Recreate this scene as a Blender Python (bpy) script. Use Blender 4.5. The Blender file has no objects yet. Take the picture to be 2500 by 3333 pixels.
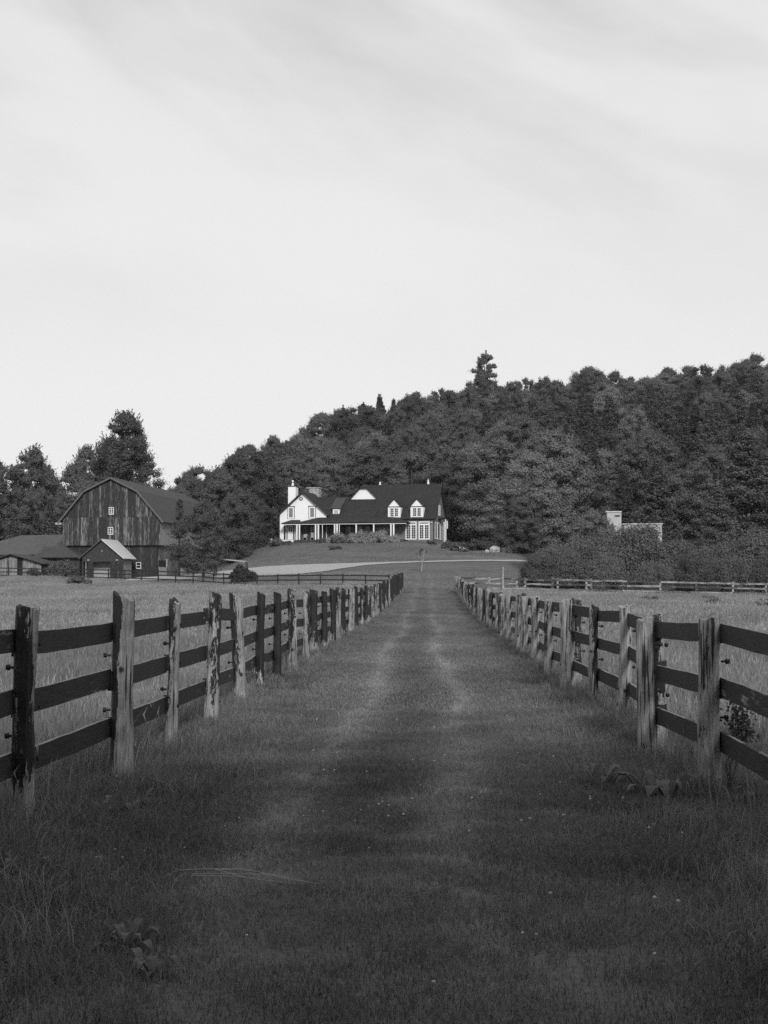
import bpy, math, random
import numpy as np
from mathutils import Vector, Matrix

R = math.radians
rnd = random.Random(11)
rng = np.random.default_rng(5)
scene = bpy.context.scene
col = scene.collection

# ------------------------------------------------------------------ camera
cam_d = bpy.data.cameras.new("camera")
cam = bpy.data.objects.new("camera", cam_d)
col.objects.link(cam)
cam.location = (0, 0, 1.5)
cam.rotation_euler = (R(90) + math.atan(233.5 / 4800), 0, 0)
cam_d.sensor_fit = 'VERTICAL'
cam_d.sensor_height = 36.0
cam_d.lens = 4800 / 3333 * 36.0
cam_d.clip_start = 0.1
cam_d.clip_end = 6000
scene.camera = cam

# ------------------------------------------------------------------ light
SUN_AZ, SUN_EL = R(10), R(27)          # a little to the right of straight behind the camera
sunvec = Vector((math.sin(SUN_AZ) * math.cos(SUN_EL), -math.cos(SUN_AZ) * math.cos(SUN_EL), math.sin(SUN_EL)))
sl = bpy.data.lights.new("sun", 'SUN')
sl.energy = 2.6
sl.angle = R(11)
sl.color = (1, 1, 1)                   # black and white photograph: neutral light
so = bpy.data.objects.new("sun", sl)
col.objects.link(so)
so.rotation_euler = sunvec.to_track_quat('Z', 'Y').to_euler()
so.location = (10, -40, 60)

world = bpy.data.worlds.new("World")
scene.world = world
world.use_nodes = True
wn, wl = world.node_tree.nodes, world.node_tree.links
wn.clear()


def N(t, nodes=wn, **kw):
    n = nodes.new(t)
    for k, v in kw.items():
        setattr(n, k, v)
    return n


wo = N('ShaderNodeOutputWorld')
bg = N('ShaderNodeBackground')
bg.inputs['Strength'].default_value = 0.104
sky = N('ShaderNodeTexSky', sky_type='NISHITA')
sky.sun_disc = False
sky.sun_elevation = SUN_EL
sky.sun_rotation = R(180) - SUN_AZ
sky.air_density = 1.0
sky.dust_density = 2.0
bw = N('ShaderNodeRGBToBW')
wl.new(sky.outputs[0], bw.inputs[0])
tc = N('ShaderNodeTexCoord')
sep = N('ShaderNodeSeparateXYZ')
wl.new(tc.outputs['Generated'], sep.inputs[0])


def wmath(op, a, b=None, c=None, clamp=False):
    n = N('ShaderNodeMath', operation=op)
    n.use_clamp = clamp
    for i, x in enumerate((a, b, c)):
        if x is None:
            continue
        if isinstance(x, (int, float)):
            n.inputs[i].default_value = x
        else:
            wl.new(x, n.inputs[i])
    return n.outputs[0]


# a thin veil of cloud with soft streaks drawn across it
zz = wmath('MAXIMUM', sep.outputs[2], 0.0)


def streaks(rot, scale, loc, freq, detail, dist):
    m_ = N('ShaderNodeMapping')
    m_.vector_type = 'TEXTURE'
    m_.inputs['Rotation'].default_value = (0, R(rot), 0)
    m_.inputs['Scale'].default_value = scale
    m_.inputs['Location'].default_value = loc
    wl.new(tc.outputs['Generated'], m_.inputs[0])
    q = N('ShaderNodeTexNoise')
    q.inputs['Scale'].default_value = freq
    q.inputs['Detail'].default_value = detail
    q.inputs['Roughness'].default_value = 0.52
    q.inputs['Distortion'].default_value = dist
    wl.new(m_.outputs[0], q.inputs['Vector'])
    return q.outputs['Fac']


def wrange(v, a, b, c, d):
    n = N('ShaderNodeMapRange')
    n.interpolation_type = 'SMOOTHSTEP'
    for k, x in zip(('From Min', 'From Max', 'To Min', 'To Max'), (a, b, c, d)):
        n.inputs[k].default_value = x
    wl.new(v, n.inputs['Value'])
    return n.outputs[0]


s1 = streaks(24, (1.0, 1.0, .38), (.17, 0, .06), 2.6, 5, .5)
s2 = streaks(12, (1.0, 1.0, .30), (.4, 0, .3), 7.0, 5, .3)
cloud = wmath('ADD', wmath('MULTIPLY', s1, .78), wmath('MULTIPLY', s2, .22))
thick = wrange(cloud, .35, .65, 5.5, 8.1)
# the veil is brightest low down, where one looks through the most of it
low = wrange(zz, .08, .46, 1.0, .0)
cl = N('ShaderNodeMix', data_type='FLOAT')
wl.new(low, cl.inputs[0])
wl.new(thick, cl.inputs[2])
cl.inputs[3].default_value = 8.6
mx = N('ShaderNodeMix', data_type='FLOAT')
mx.inputs[0].default_value = 0.93
wl.new(bw.outputs[0], mx.inputs[2])
wl.new(cl.outputs[0], mx.inputs[3])
wl.new(mx.outputs[0], bg.inputs['Color'])
wl.new(bg.outputs[0], wo.inputs[0])

scene.view_settings.view_transform = 'Standard'
scene.view_settings.look = 'None'
scene.view_settings.gamma = 1
scene.view_settings.exposure = 0
scene.view_settings.use_curve_mapping = False
scene.render.engine = 'CYCLES'
scene.cycles.max_bounces = 5
scene.cycles.diffuse_bounces = 3
scene.cycles.transmission_bounces = 3
scene.cycles.transparent_max_bounces = 4
scene.cycles.use_denoising = False     # the slight grain of the raw samples suits the film


# ------------------------------------------------------------------ materials
class NT:
    def __init__(self, name):
        self.m = bpy.data.materials.new(name)
        self.m.use_nodes = True
        self.t = self.m.node_tree
        self.n, self.l = self.t.nodes, self.t.links
        self.n.clear()
        self.out = self.n.new('ShaderNodeOutputMaterial')

    def node(self, t, **kw):
        return N(t, self.n, **kw)

    def put(self, sock, x):
        if isinstance(x, (int, float)):
            sock.default_value = x
        elif isinstance(x, tuple):
            sock.default_value = x
        else:
            self.l.new(x, sock)

    def math(self, op, a, b=0.0, clamp=False):
        n = self.node('ShaderNodeMath', operation=op)
        n.use_clamp = clamp
        self.put(n.inputs[0], a)
        self.put(n.inputs[1], b)
        return n.outputs[0]

    def noise(self, vec, scale, detail=3, rough=0.55, dist=0.0):
        n = self.node('ShaderNodeTexNoise')
        n.inputs['Scale'].default_value = scale
        n.inputs['Detail'].default_value = detail
        n.inputs['Roughness'].default_value = rough
        n.inputs['Distortion'].default_value = dist
        if vec is not None:
            self.l.new(vec, n.inputs['Vector'])
        return n.outputs['Fac']

    def range(self, v, a, b, c, d, smooth=False):
        n = self.node('ShaderNodeMapRange')
        if smooth:
            n.interpolation_type = 'SMOOTHSTEP'
        self.put(n.inputs['Value'], v)
        for k, x in zip(('From Min', 'From Max', 'To Min', 'To Max'), (a, b, c, d)):
            self.put(n.inputs[k], x)
        return n.outputs[0]

    def mix(self, f, a, b):
        n = self.node('ShaderNodeMix', data_type='FLOAT')
        self.put(n.inputs[0], f)
        self.put(n.inputs[2], a)
        self.put(n.inputs[3], b)
        return n.outputs[0]

    def coords(self, kind='Object', scale=(1, 1, 1), rand=0.0):
        tcn = self.node('ShaderNodeTexCoord')
        v = tcn.outputs[kind]
        m = self.node('ShaderNodeMapping')
        m.inputs['Scale'].default_value = scale
        self.l.new(v, m.inputs[0])
        if rand:
            oi = self.node('ShaderNodeObjectInfo')
            c = self.node('ShaderNodeCombineXYZ')
            r = self.math('MULTIPLY', oi.outputs['Random'], rand)
            for i in range(3):
                self.l.new(r, c.inputs[i])
            self.l.new(c.outputs[0], m.inputs['Location'])
        return m.outputs[0]

    def pos(self, scale=(1, 1, 1)):
        g = self.node('ShaderNodeNewGeometry')
        m = self.node('ShaderNodeMapping')
        m.inputs['Scale'].default_value = scale
        self.l.new(g.outputs['Position'], m.inputs[0])
        return m.outputs[0]

    def attr(self, name, kind='GEOMETRY'):
        a = self.node('ShaderNodeAttribute')
        a.attribute_type = kind
        a.attribute_name = name
        return a.outputs['Fac']

    def bump(self, h, strength, dist=0.01):
        b = self.node('ShaderNodeBump')
        b.inputs['Strength'].default_value = strength
        b.inputs['Distance'].default_value = dist
        self.l.new(h, b.inputs['Height'])
        return b.outputs[0]

    def finish(self, color, rough=0.85, normal=None, spec=0.25, metal=0.0):
        p = self.node('ShaderNodeBsdfPrincipled')
        if isinstance(color, (int, float)):
            p.inputs['Base Color'].default_value = (color, color, color, 1)
        else:
            self.l.new(color, p.inputs['Base Color'])
        self.put(p.inputs['Roughness'], rough)
        p.inputs['Specular IOR Level'].default_value = spec
        p.inputs['Metallic'].default_value = metal
        if normal is not None:
            self.l.new(normal, p.inputs['Normal'])
        self.l.new(p.outputs[0], self.out.inputs[0])
        return self.m


def plain(name, v, var=0.15, scale=3.0, rough=0.8, spec=0.25, metal=0.0):
    t = NT(name)
    n = t.noise(t.pos(), scale, 4)
    return t.finish(t.range(n, 0.25, 0.75, v * (1 - var), v * (1 + var)), rough, None, spec, metal)


def leafy(name, v, trans=0.25, spread=0.3, tone=None, rough_patch=0.0):
    """Foliage or grass: grey diffuse plus some light passing through; every plant and every leaf a little different."""
    t = NT(name)
    oi = t.node('ShaderNodeObjectInfo')
    a = t.range(oi.outputs['Random'], 0, 1, 1 - spread, 1 + spread)
    g = t.node('ShaderNodeNewGeometry')
    b = t.range(g.outputs['Random Per Island'], 0, 1, 0.82, 1.18)
    c = t.math('MULTIPLY', t.math('MULTIPLY', a, b), v)
    if tone:
        c = t.math('MULTIPLY', c, t.attr(tone, 'INSTANCER'))
    d = t.node('ShaderNodeBsdfDiffuse')
    tr = t.node('ShaderNodeBsdfTranslucent')
    t.l.new(c, d.inputs['Color'])
    t.l.new(c, tr.inputs['Color'])
    m = t.node('ShaderNodeMixShader')
    m.inputs[0].default_value = trans
    t.l.new(d.outputs[0], m.inputs[1])
    t.l.new(tr.outputs[0], m.inputs[2])
    t.l.new(m.outputs[0], t.out.inputs[0])
    return t.m


def post_material():
    t = NT('peeling_post_wood')
    peel = t.attr('peel', 'OBJECT')
    n1 = t.noise(t.coords('Object', (1, 1, 0.22), rand=37.0), 13, 6, 0.68, 0.4)
    n2 = t.noise(t.coords('Object', (1, 1, 0.3), rand=17.0), 60, 4, 0.7)
    big = t.noise(t.coords('Object', (1, 1, 0.22), rand=91.0), 5.0, 3, 0.5, 0.2)
    m = t.math('ADD', t.math('MULTIPLY', n1, 0.66), t.math('ADD', t.math('MULTIPLY', big, 0.8), t.math('MULTIPLY', n2, 0.46)))
    zc = t.node('ShaderNodeTexCoord')
    sp = t.node('ShaderNodeSeparateXYZ')
    t.l.new(zc.outputs['Object'], sp.inputs[0])
    m = t.math('ADD', m, t.range(sp.outputs[2], 0.0, 0.5, 0.24, 0.0, True))   # the paint goes first at the ground
    m = t.math('ADD', m, t.math('MULTIPLY', t.math('MULTIPLY', sp.outputs[0], 2.6), t.attr('split', 'OBJECT')))
    thr = t.math('SUBTRACT', 1.28, t.math('MULTIPLY', peel, 0.62))
    bare = t.range(t.math('SUBTRACT', m, thr), -0.012, 0.022, 0, 1)
    grain = t.noise(t.coords('Object', (1, 1, 0.06), rand=13.0), 75, 5, 0.75)
    wood = t.range(grain, 0.28, 0.72, 0.12, 0.46)
    stain = t.range(t.noise(t.coords('Object', (1, 1, 0.35), rand=63.0), 9, 4, 0.7), 0.35, 0.65, 0.55, 1.15)
    crack = t.range(t.noise(t.coords('Object', (1, 1, 0.035), rand=5.0), 38, 2, 0.5), 0.36, 0.41, 0.15, 1.0)
    kn = t.node('ShaderNodeTexVoronoi')
    kn.inputs['Scale'].default_value = 5.5
    t.l.new(t.coords('Object', (1, 1, 0.8), rand=29.0), kn.inputs['Vector'])
    knot = t.range(kn.outputs['Distance'], 0.09, 0.16, 0.12, 1.0)
    wood = t.math('MULTIPLY', t.math('MULTIPLY', wood, stain), t.math('MULTIPLY', crack, knot))
    paint = t.range(n2, 0.3, 0.7, 0.008, 0.026)
    c = t.mix(bare, paint, wood)
    h = t.math('ADD', t.math('MULTIPLY', grain, 0.5), t.math('ADD', t.math('MULTIPLY', crack, 0.4), t.math('MULTIPLY', bare, -0.6)))
    return t.finish(c, t.mix(bare, 0.6, 0.9), t.bump(h, 0.9, 0.012), 0.3)


def rail_material():
    t = NT('dark_painted_rail')
    v = t.coords('Object', (0.12, 1, 1), rand=51.0)
    peel = t.attr('peel', 'OBJECT')
    n = t.noise(v, 22, 5, 0.65, 0.2)
    big = t.noise(t.coords('Object', (0.7, 1, 1), rand=23.0), 3.0, 3)
    m = t.math('ADD', t.math('MULTIPLY', n, 0.6), t.math('MULTIPLY', big, 0.5))
    thr = t.math('SUBTRACT', 0.86, t.math('MULTIPLY', peel, 0.4))
    zc = t.node('ShaderNodeNewGeometry')
    sp = t.node('ShaderNodeSeparateXYZ')
    t.l.new(zc.outputs['Normal'], sp.inputs[0])
    m = t.math('ADD', m, t.range(sp.outputs[2], 0.6, 0.9, 0.0, 0.30))  # light on the upper edge, painted in as bare wood
    bare = t.range(t.math('SUBTRACT', m, thr), -0.02, 0.05, 0, 1)
    g = t.noise(v, 60, 3, 0.6)
    c = t.mix(bare, t.range(g, 0.3, 0.7, 0.014, 0.034), t.range(g, 0.3, 0.7, 0.12, 0.28))
    return t.finish(c, 0.75, t.bump(g, 0.45, 0.006), 0.3)


def pale_rail_material():
    t = NT('pale_weathered_rail')
    v = t.coords('Object', (0.2, 1, 1), rand=51.0)
    n = t.noise(v, 7, 5, 0.65)
    peel = t.attr('peel', 'OBJECT')
    m = t.range(t.math('ADD', n, t.math('MULTIPLY', peel, 0.5)), 0.55, 0.8, 0, 1)
    return t.finish(t.mix(m, 0.045, t.range(n, 0.3, 0.7, 0.22, 0.36)), 0.85)


def board_material():
    t = NT('weathered_barn_board')
    w = t.attr('wear', 'OBJECT')
    v = t.coords('Object', (1, 1, 0.06), rand=77.0)
    n = t.noise(v, 19, 5, 0.72)
    n2 = t.noise(t.coords('Object', (1, 1, 0.10), rand=31.0), 3.2, 5, 0.65)
    m = t.math('ADD', t.math('MULTIPLY', n, 1.0), t.math('MULTIPLY', n2, 0.5))
    m = t.math('ADD', m, t.math('MULTIPLY', w, 0.5))
    bare = t.range(m, 0.84, 1.04, 0, 1)
    c = t.mix(bare, t.range(n, 0.3, 0.7, 0.020, 0.045), t.range(n, 0.3, 0.75, 0.15, 0.34))
    return t.finish(c, 0.9, t.bump(n, 0.4, 0.01))


def terrain_material():
    t = NT('grassland')
    p = t.pos()
    a = t.noise(p, 0.11, 5, 0.6)
    b = t.noise(p, 1.7, 5, 0.7)
    c = t.noise(p, 14, 3, 0.7)
    k = t.math('ADD', t.math('MULTIPLY', a, 0.8), t.math('ADD', t.math('MULTIPLY', b, 0.7), t.math('MULTIPLY', c, 0.5)))
    k = t.range(k, 0.7, 1.3, 0.72, 1.3)
    tone = t.attr('tone')
    colr = t.math('MULTIPLY', k, tone)
    return t.finish(colr, 0.95, t.bump(t.math('ADD', b, t.math('MULTIPLY', c, 0.5)), 0.6, 0.12), 0.1)


def shingle_material(name, lo, hi):
    t = NT(name)
    v = t.coords('Object')
    n = t.noise(v, 1.2, 4, 0.6)
    f = t.noise(v, 9, 3, 0.7)
    w = t.node('ShaderNodeTexWave', wave_type='BANDS', bands_direction='Z')
    w.inputs['Scale'].default_value = 2.6
    w.inputs['Distortion'].default_value = 0.4
    t.l.new(v, w.inputs['Vector'])
    k = t.math('ADD', t.math('MULTIPLY', n, 0.6), t.math('ADD', t.math('MULTIPLY', f, 0.4), t.math('MULTIPLY', w.outputs['Fac'], 0.12)))
    return t.finish(t.range(k, 0.35, 0.75, lo, hi), 0.85, t.bump(w.outputs['Fac'], 0.3, 0.02))


def stone_material(name, lo, hi, scale=4.0):
    t = NT(name)
    v = t.coords('Object')
    vo = t.node('ShaderNodeTexVoronoi')
    vo.inputs['Scale'].default_value = scale
    t.l.new(v, vo.inputs['Vector'])
    n = t.noise(v, 8, 4, 0.7)
    k = t.math('ADD', t.math('MULTIPLY', vo.outputs['Distance'], 0.6), t.math('MULTIPLY', n, 0.6))
    return t.finish(t.range(k, 0.3, 0.8, lo, hi), 0.9, t.bump(vo.outputs['Distance'], 0.5, 0.03))


M = {}
M['post'] = post_material()
M['rail'] = rail_material()
M['pale_rail'] = pale_rail_material()
M['board'] = board_material()
M['terrain'] = terrain_material()
M['black'] = plain('black_plastic', 0.012, 0.2, 20, 0.5)
M['bark'] = plain('bark', 0.06, 0.45, 5, 0.95)
M['pale_bark'] = plain('pale_bark', 0.30, 0.3, 6, 0.9)
M['maple_leaf'] = leafy('maple_foliage', 0.138, 0.36, 0.28)
M['light_leaf'] = leafy('light_foliage', 0.20, 0.34, 0.15)
M['needle'] = leafy('pine_needles', 0.128, 0.25, 0.2)
M['shrub_leaf'] = leafy('shrub_foliage', 0.135, 0.28, 0.22)
M['dark_leaf'] = leafy('dark_shrub_foliage', 0.065, 0.2, 0.2)
M['weed_leaf'] = leafy('weed_leaf', 0.17, 0.3, 0.2)
M['petal'] = leafy('white_petal', 0.55, 0.3, 0.15)
M['lane_grass'] = leafy('lane_grass_blade', 0.19, 0.25, 0.2, 'tone')
M['verge_grass'] = leafy('verge_grass_blade', 0.165, 0.28, 0.3, 'tone')
M['meadow_grass'] = leafy('meadow_grass_blade', 0.27, 0.25, 0.22, 'tone')
M['straw'] = plain('dry_straw', 0.36, 0.2, 30, 0.8)
M['white_wall'] = plain('white_render', 0.80, 0.02, 1.5, 0.8)
M['white_trim'] = plain('white_paint', 0.78, 0.03, 4, 0.55)
M['grey_wall'] = plain('grey_siding', 0.17, 0.06, 2, 0.8)
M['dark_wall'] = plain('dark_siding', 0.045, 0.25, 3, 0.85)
M['dark_trim'] = plain('dark_trim', 0.03, 0.15, 4, 0.7)
M['roof'] = shingle_material('dark_shingle', 0.020, 0.034)
M['barn_roof'] = shingle_material('barn_shingle', 0.042, 0.070)
M['shed_roof'] = shingle_material('grey_shed_roof', 0.068, 0.10)
M['metal_roof'] = plain('bright_metal_roof', 0.55, 0.15, 3, 0.5, 0.5)
M['stone'] = stone_material('field_stone', 0.12, 0.40)
M['boulder'] = stone_material('pale_boulder', 0.20, 0.5, 1.5)
M['pale_wood'] = plain('pale_wood', 0.33, 0.25, 5, 0.85)
M['grey_trim'] = plain('grey_trim_board', 0.11, 0.25, 6, 0.85)
M['inside'] = plain('barn_inside', 0.018, 0.3, 2, 0.95)
M['gravel'] = plain('gravel', 0.36, 0.2, 3.0, 0.95)
M['white_plastic'] = plain('white_plastic', 0.75, 0.05, 5, 0.5)
M['corrugated'] = plain('pale_corrugated_metal', 0.42, 0.2, 1.2, 0.55, 0.4)


def glass_material():
    t = NT('window_glass')
    n = t.noise(t.coords('Object'), 1.3, 2)
    return t.finish(t.range(n, 0.3, 0.7, 0.012, 0.04), 0.12, None, 0.5)


M['glass'] = glass_material()
M['curtain'] = plain('grey_curtain_behind_glass', 0.20, 0.15, 9, 0.4, 0.4)


# ------------------------------------------------------------------ mesh helpers
class MB:
    def __init__(self):
        self.v, self.f = [], []

    def add(self, vs, fs):
        o = len(self.v)
        self.v += [tuple(x) for x in vs]
        self.f += [tuple(i + o for i in f) for f in fs]
        return self

    def box(self, x0, x1, y0, y1, z0, z1):
        vs = [(x0, y0, z0), (x1, y0, z0), (x1, y1, z0), (x0, y1, z0), (x0, y0, z1), (x1, y0, z1), (x1, y1, z1), (x0, y1, z1)]
        return self.add(vs, [(0, 3, 2, 1), (4, 5, 6, 7), (0, 1, 5, 4), (1, 2, 6, 5), (2, 3, 7, 6), (3, 0, 4, 7)])

    def prism_y(self, poly, y0, y1):
        """poly: (x, z) points counter-clockwise seen from -y; extruded from y0 to y1."""
        n = len(poly)
        vs = [(x, y0, z) for x, z in poly] + [(x, y1, z) for x, z in poly]
        fs = [tuple(range(n)), tuple(range(2 * n - 1, n - 1, -1))]
        fs += [(j, i, i + n, j + n) for i, j in ((k, (k + 1) % n) for k in range(n))]
        return self.add(vs, fs)

    def prism_x(self, poly, x0, x1):
        """poly: (y, z) points; extruded from x0 to x1."""
        n = len(poly)
        vs = [(x0, y, z) for y, z in poly] + [(x1, y, z) for y, z in poly]
        fs = [tuple(range(n - 1, -1, -1)), tuple(range(n, 2 * n))]
        fs += [(i, j, j + n, i + n) for i, j in ((k, (k + 1) % n) for k in range(n))]
        return self.add(vs, fs)

    def slab(self, pts, t):
        """A sheet through pts (a planar loop, any order of winding) given thickness t downward along its normal."""
        p = [Vector(x) for x in pts]
        nrm = (p[1] - p[0]).cross(p[2] - p[0]).normalized()
        if nrm.z < 0:
            p.reverse()
            nrm = -nrm
        n = len(p)
        vs = [tuple(x) for x in p] + [tuple(x - nrm * t) for x in p]
        fs = [tuple(range(n)), tuple(range(2 * n - 1, n - 1, -1))]
        fs += [(j, i, i + n, j + n) for i, j in ((k, (k + 1) % n) for k in range(n))]
        return self.add(vs, fs)

    def tube(self, pts, radii, n=7, cap=True):
        pts = [Vector(p) for p in pts]
        rings = []
        vs, fs = [], []
        for i, p in enumerate(pts):
            d = (pts[min(i + 1, len(pts) - 1)] - pts[max(i - 1, 0)]).normalized()
            a = d.orthogonal().normalized() if abs(d.z) < 0.95 else Vector((1, 0, 0))
            b = d.cross(a).normalized()
            a = b.cross(d).normalized()
            for k in range(n):
                t = 2 * math.pi * k / n
                vs.append(tuple(p + (a * math.cos(t) + b * math.sin(t)) * radii[i]))
        for i in range(len(pts) - 1):
            for k in range(n):
                k2 = (k + 1) % n
                fs.append((i * n + k, i * n + k2, (i + 1) * n + k2, (i + 1) * n + k))
        if cap:
            fs.append(tuple(range(n - 1, -1, -1)))
            fs.append(tuple(range((len(pts) - 1) * n, len(pts) * n)))
        return self.add(vs, fs)

    def blob(self, c, r, seg=8, rings=5):
        cx, cy, cz = c
        rx, ry, rz = r if isinstance(r, tuple) else (r, r, r)
        vs = [(cx, cy, cz - rz)]
        for i in range(1, rings):
            ph = -math.pi / 2 + math.pi * i / rings
            for k in range(seg):
                t = 2 * math.pi * k / seg
                vs.append((cx + rx * math.cos(ph) * math.cos(t), cy + ry * math.cos(ph) * math.sin(t), cz + rz * math.sin(ph)))
        vs.append((cx, cy, cz + rz))
        fs = [(0, 1 + (k + 1) % seg, 1 + k) for k in range(seg)]
        for i in range(rings - 2):
            for k in range(seg):
                a, b = 1 + i * seg + k, 1 + i * seg + (k + 1) % seg
                fs.append((a, b, b + seg, a + seg))
        top = len(vs) - 1
        fs += [(top, 1 + (rings - 2) * seg + k, 1 + (rings - 2) * seg + (k + 1) % seg) for k in range(seg)]
        return self.add(vs, fs)

    def mesh(self, name, mat, smooth=False):
        me = bpy.data.meshes.new(name)
        me.from_pydata(self.v, [], self.f)
        if mat:
            me.materials.append(mat)
        if smooth:
            me.polygons.foreach_set('use_smooth', [True] * len(me.polygons))
        me.update()
        return me

    def build(self, name, mat, parent=None, loc=(0, 0, 0), smooth=False, **props):
        return link(name, self.mesh(name, mat, smooth), parent, loc, **props)


def link(name, data, parent=None, loc=(0, 0, 0), rot=None, scale=None, **props):
    o = bpy.data.objects.new(name, data)
    col.objects.link(o)
    o.location = loc
    if rot is not None:
        o.rotation_euler = rot
    if scale is not None:
        o.scale = scale
    if parent is not None:
        o.parent = parent
    for k, v in props.items():
        o[k] = v
    return o


def thing(name, label, cat, loc, rz=0.0, group=None, **kw):
    o = link(name, None, None, loc, (0, 0, rz), label=label, category=cat, **kw)
    if group:
        o['group'] = group
    return o


def np_mesh(name, V, F, mat, k=None):
    """V (n,3) floats, F (m,k) ints."""
    me = bpy.data.meshes.new(name)
    V = np.ascontiguousarray(V, dtype=np.float32)
    F = np.ascontiguousarray(F, dtype=np.int32)
    m, k = F.shape
    me.vertices.add(len(V))
    me.vertices.foreach_set('co', V.ravel())
    me.loops.add(m * k)
    me.loops.foreach_set('vertex_index', F.ravel())
    me.polygons.add(m)
    me.polygons.foreach_set('loop_start', np.arange(0, m * k, k, dtype=np.int32))
    if mat:
        me.materials.append(mat)
    me.update(calc_edges=True)
    return me


HAZE = 0.00008

# ------------------------------------------------------------------ terrain
CTRL = []


def cp(*pts):
    CTRL.extend(pts)


for x in (-30, -12, 0, 12, 30):
    for y in (-40, 0, 25, 45):
        cp((x, y, 0.0))
cp((2.1, 72, .2), (2.7, 92, .6), (3.4, 112, 1.0), (4, 135, 1.95), (-20, 65, .1), (-26, 90, .55), (20, 65, 0), (22, 90, .05))
cp((0, 119, 1.1), (-11, 128, 1.12), (-18, 140, 1.5), (-31, 150, 1.9), (-41, 152, 2.1), (-50, 120, 1.2))
cp((-38, 177, 2.2), (-26.6, 175, 2.2), (-23, 200, 2.7), (-50, 190, 2.6), (-67, 240, 3.2), (-42, 250, 3.4), (-33, 250, 4.2), (-28, 225, 3.6))
cp((-12.5, 150, 2.5), (-4.7, 152, 2.8), (-13.7, 165, 3.4), (4.8, 165, 3.95), (4.4, 150, 3.0), (14.8, 165, 4.2), (-20, 165, 2.6))
cp((-14.8, 203, 7.0), (-4, 201, 7.15), (6.2, 198, 7.2), (10.3, 198, 6.6), (-9.7, 187, 5.4), (0, 184, 5.3), (-18, 185, 4.1), (-20.5, 203, 5.0))
cp((-15, 225, 7.6), (8, 225, 7.7), (14, 150, 3.0), (20, 117, .65), (29, 117, .4), (38, 117, .3), (29, 90, .1), (6, 113, .8), (13, 114, .7))
cp((31, 150, 1.8), (47, 150, 1.5), (30, 190, 5), (46, 190, 4.5), (-10, 240, 8.4), (7.5, 240, 9), (32, 240, 9), (60, 240, 9), (90, 240, 9), (90, 170, 3))
cp((-45, 290, 6), (-20, 290, 13), (10, 290, 18), (60, 290, 20), (110, 290, 22))
cp((-50, 345, 8), (-22, 345, 22), (12, 345, 29), (60, 345, 34), (105, 345, 36))
cp((-62, 400, 5), (-50, 400, 10), (-37, 400, 19), (-21, 400, 28), (12, 400, 38), (60, 400, 43), (104, 400, 46), (150, 400, 48))
cp((-62, 470, 5), (-37, 470, 15), (12, 470, 33), (104, 470, 41), (-120, 400, 4), (-120, 250, 3), (-110, 150, 2), (-80, 60, .4), (80, 60, 0), (90, 110, .3))
CP = np.array(CTRL, dtype=float)


def _U(r2):
    return np.where(r2 > 1e-9, 0.5 * r2 * np.log(np.maximum(r2, 1e-9)), 0.0)


_n = len(CP)
_K = _U(((CP[:, None, :2] - CP[None, :, :2]) ** 2).sum(-1)) + np.eye(_n) * 25.0
_P = np.hstack([np.ones((_n, 1)), CP[:, :2]])
_A = np.block([[_K, _P], [_P.T, np.zeros((3, 3))]])
_W = np.linalg.solve(_A, np.concatenate([CP[:, 2], np.zeros(3)]))


def ground(X, Y):
    X = np.atleast_1d(np.asarray(X, float))
    Y = np.atleast_1d(np.asarray(Y, float))
    x = np.clip(X, -120, 150)
    y = np.clip(Y, -40, 470)
    out = np.empty(len(x))
    for i in range(0, len(x), 20000):
        q = slice(i, i + 20000)
        r2 = (x[q, None] - CP[None, :, 0]) ** 2 + (y[q, None] - CP[None, :, 1]) ** 2
        out[q] = _U(r2) @ _W[:_n] + _W[_n] + _W[_n + 1] * x[q] + _W[_n + 2] * y[q]
    near = np.clip(1 - Y / 60.0, 0, 1) * 0.025
    out += near * (np.sin(X * 1.9 + 1.3 * np.sin(Y * .7)) + np.sin(Y * 1.3 + .9 * np.sin(X * 1.1)))
    return out


def gz(x, y):
    return float(ground([x], [y])[0])


AX = 140 / 4800.0                       # the lane runs a little to the right of the camera's heading


def lane_x(y):
    return AX * y


LEFT_OFF, RIGHT_OFF = -2.37, 2.06


def patch(X, Y, s, seed):
    """Soft large-scale variation, 0..1, over the ground."""
    r = np.random.default_rng(seed)
    out = np.zeros(len(X))
    for k in range(7):
        a = r.uniform(0, 6.28)
        f = r.uniform(.5, 1.8) / s
        out += np.sin((X * math.cos(a) + Y * math.sin(a)) * f * 6.28 + r.uniform(0, 6.28))
    return np.clip(0.5 + out / 8.0, 0, 1)


def zone_tone(X, Y):
    """Base tone of the ground: meadow pale and dry, lane and lawn greener (darker), wood floor dark."""
    lx = X - lane_x(Y)
    tone = np.full(len(X), 0.12)
    left = (lx < LEFT_OFF) & (Y < 128 + np.clip(-X - 11, 0, 100) * .8)
    right = (lx > RIGHT_OFF) & (Y < 115)
    tone[left | right] = 0.20
    wood = (Y > 222) | ((X < -45) & (Y > 190)) | ((X > 16) & (Y > 160))
    tone[wood] = 0.045
    tone[(X > 13) & (Y > 118) & (Y <= 160)] = 0.06
    lawn = (X > -20) & (X < 16) & (Y > 165) & (Y <= 222)
    tone[lawn] = 0.12
    return tone


def stretched(a, b, fine0, fine1, step, grow):
    left, right = [fine0], [fine1]
    s = step
    while left[-1] > a:
        s *= grow
        left.append(left[-1] - s)
    s = step
    while right[-1] < b:
        s *= grow
        right.append(right[-1] + s)
    return np.array(left[:0:-1] + list(np.arange(fine0, fine1 + 1e-6, step)) + right[1:])


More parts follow.
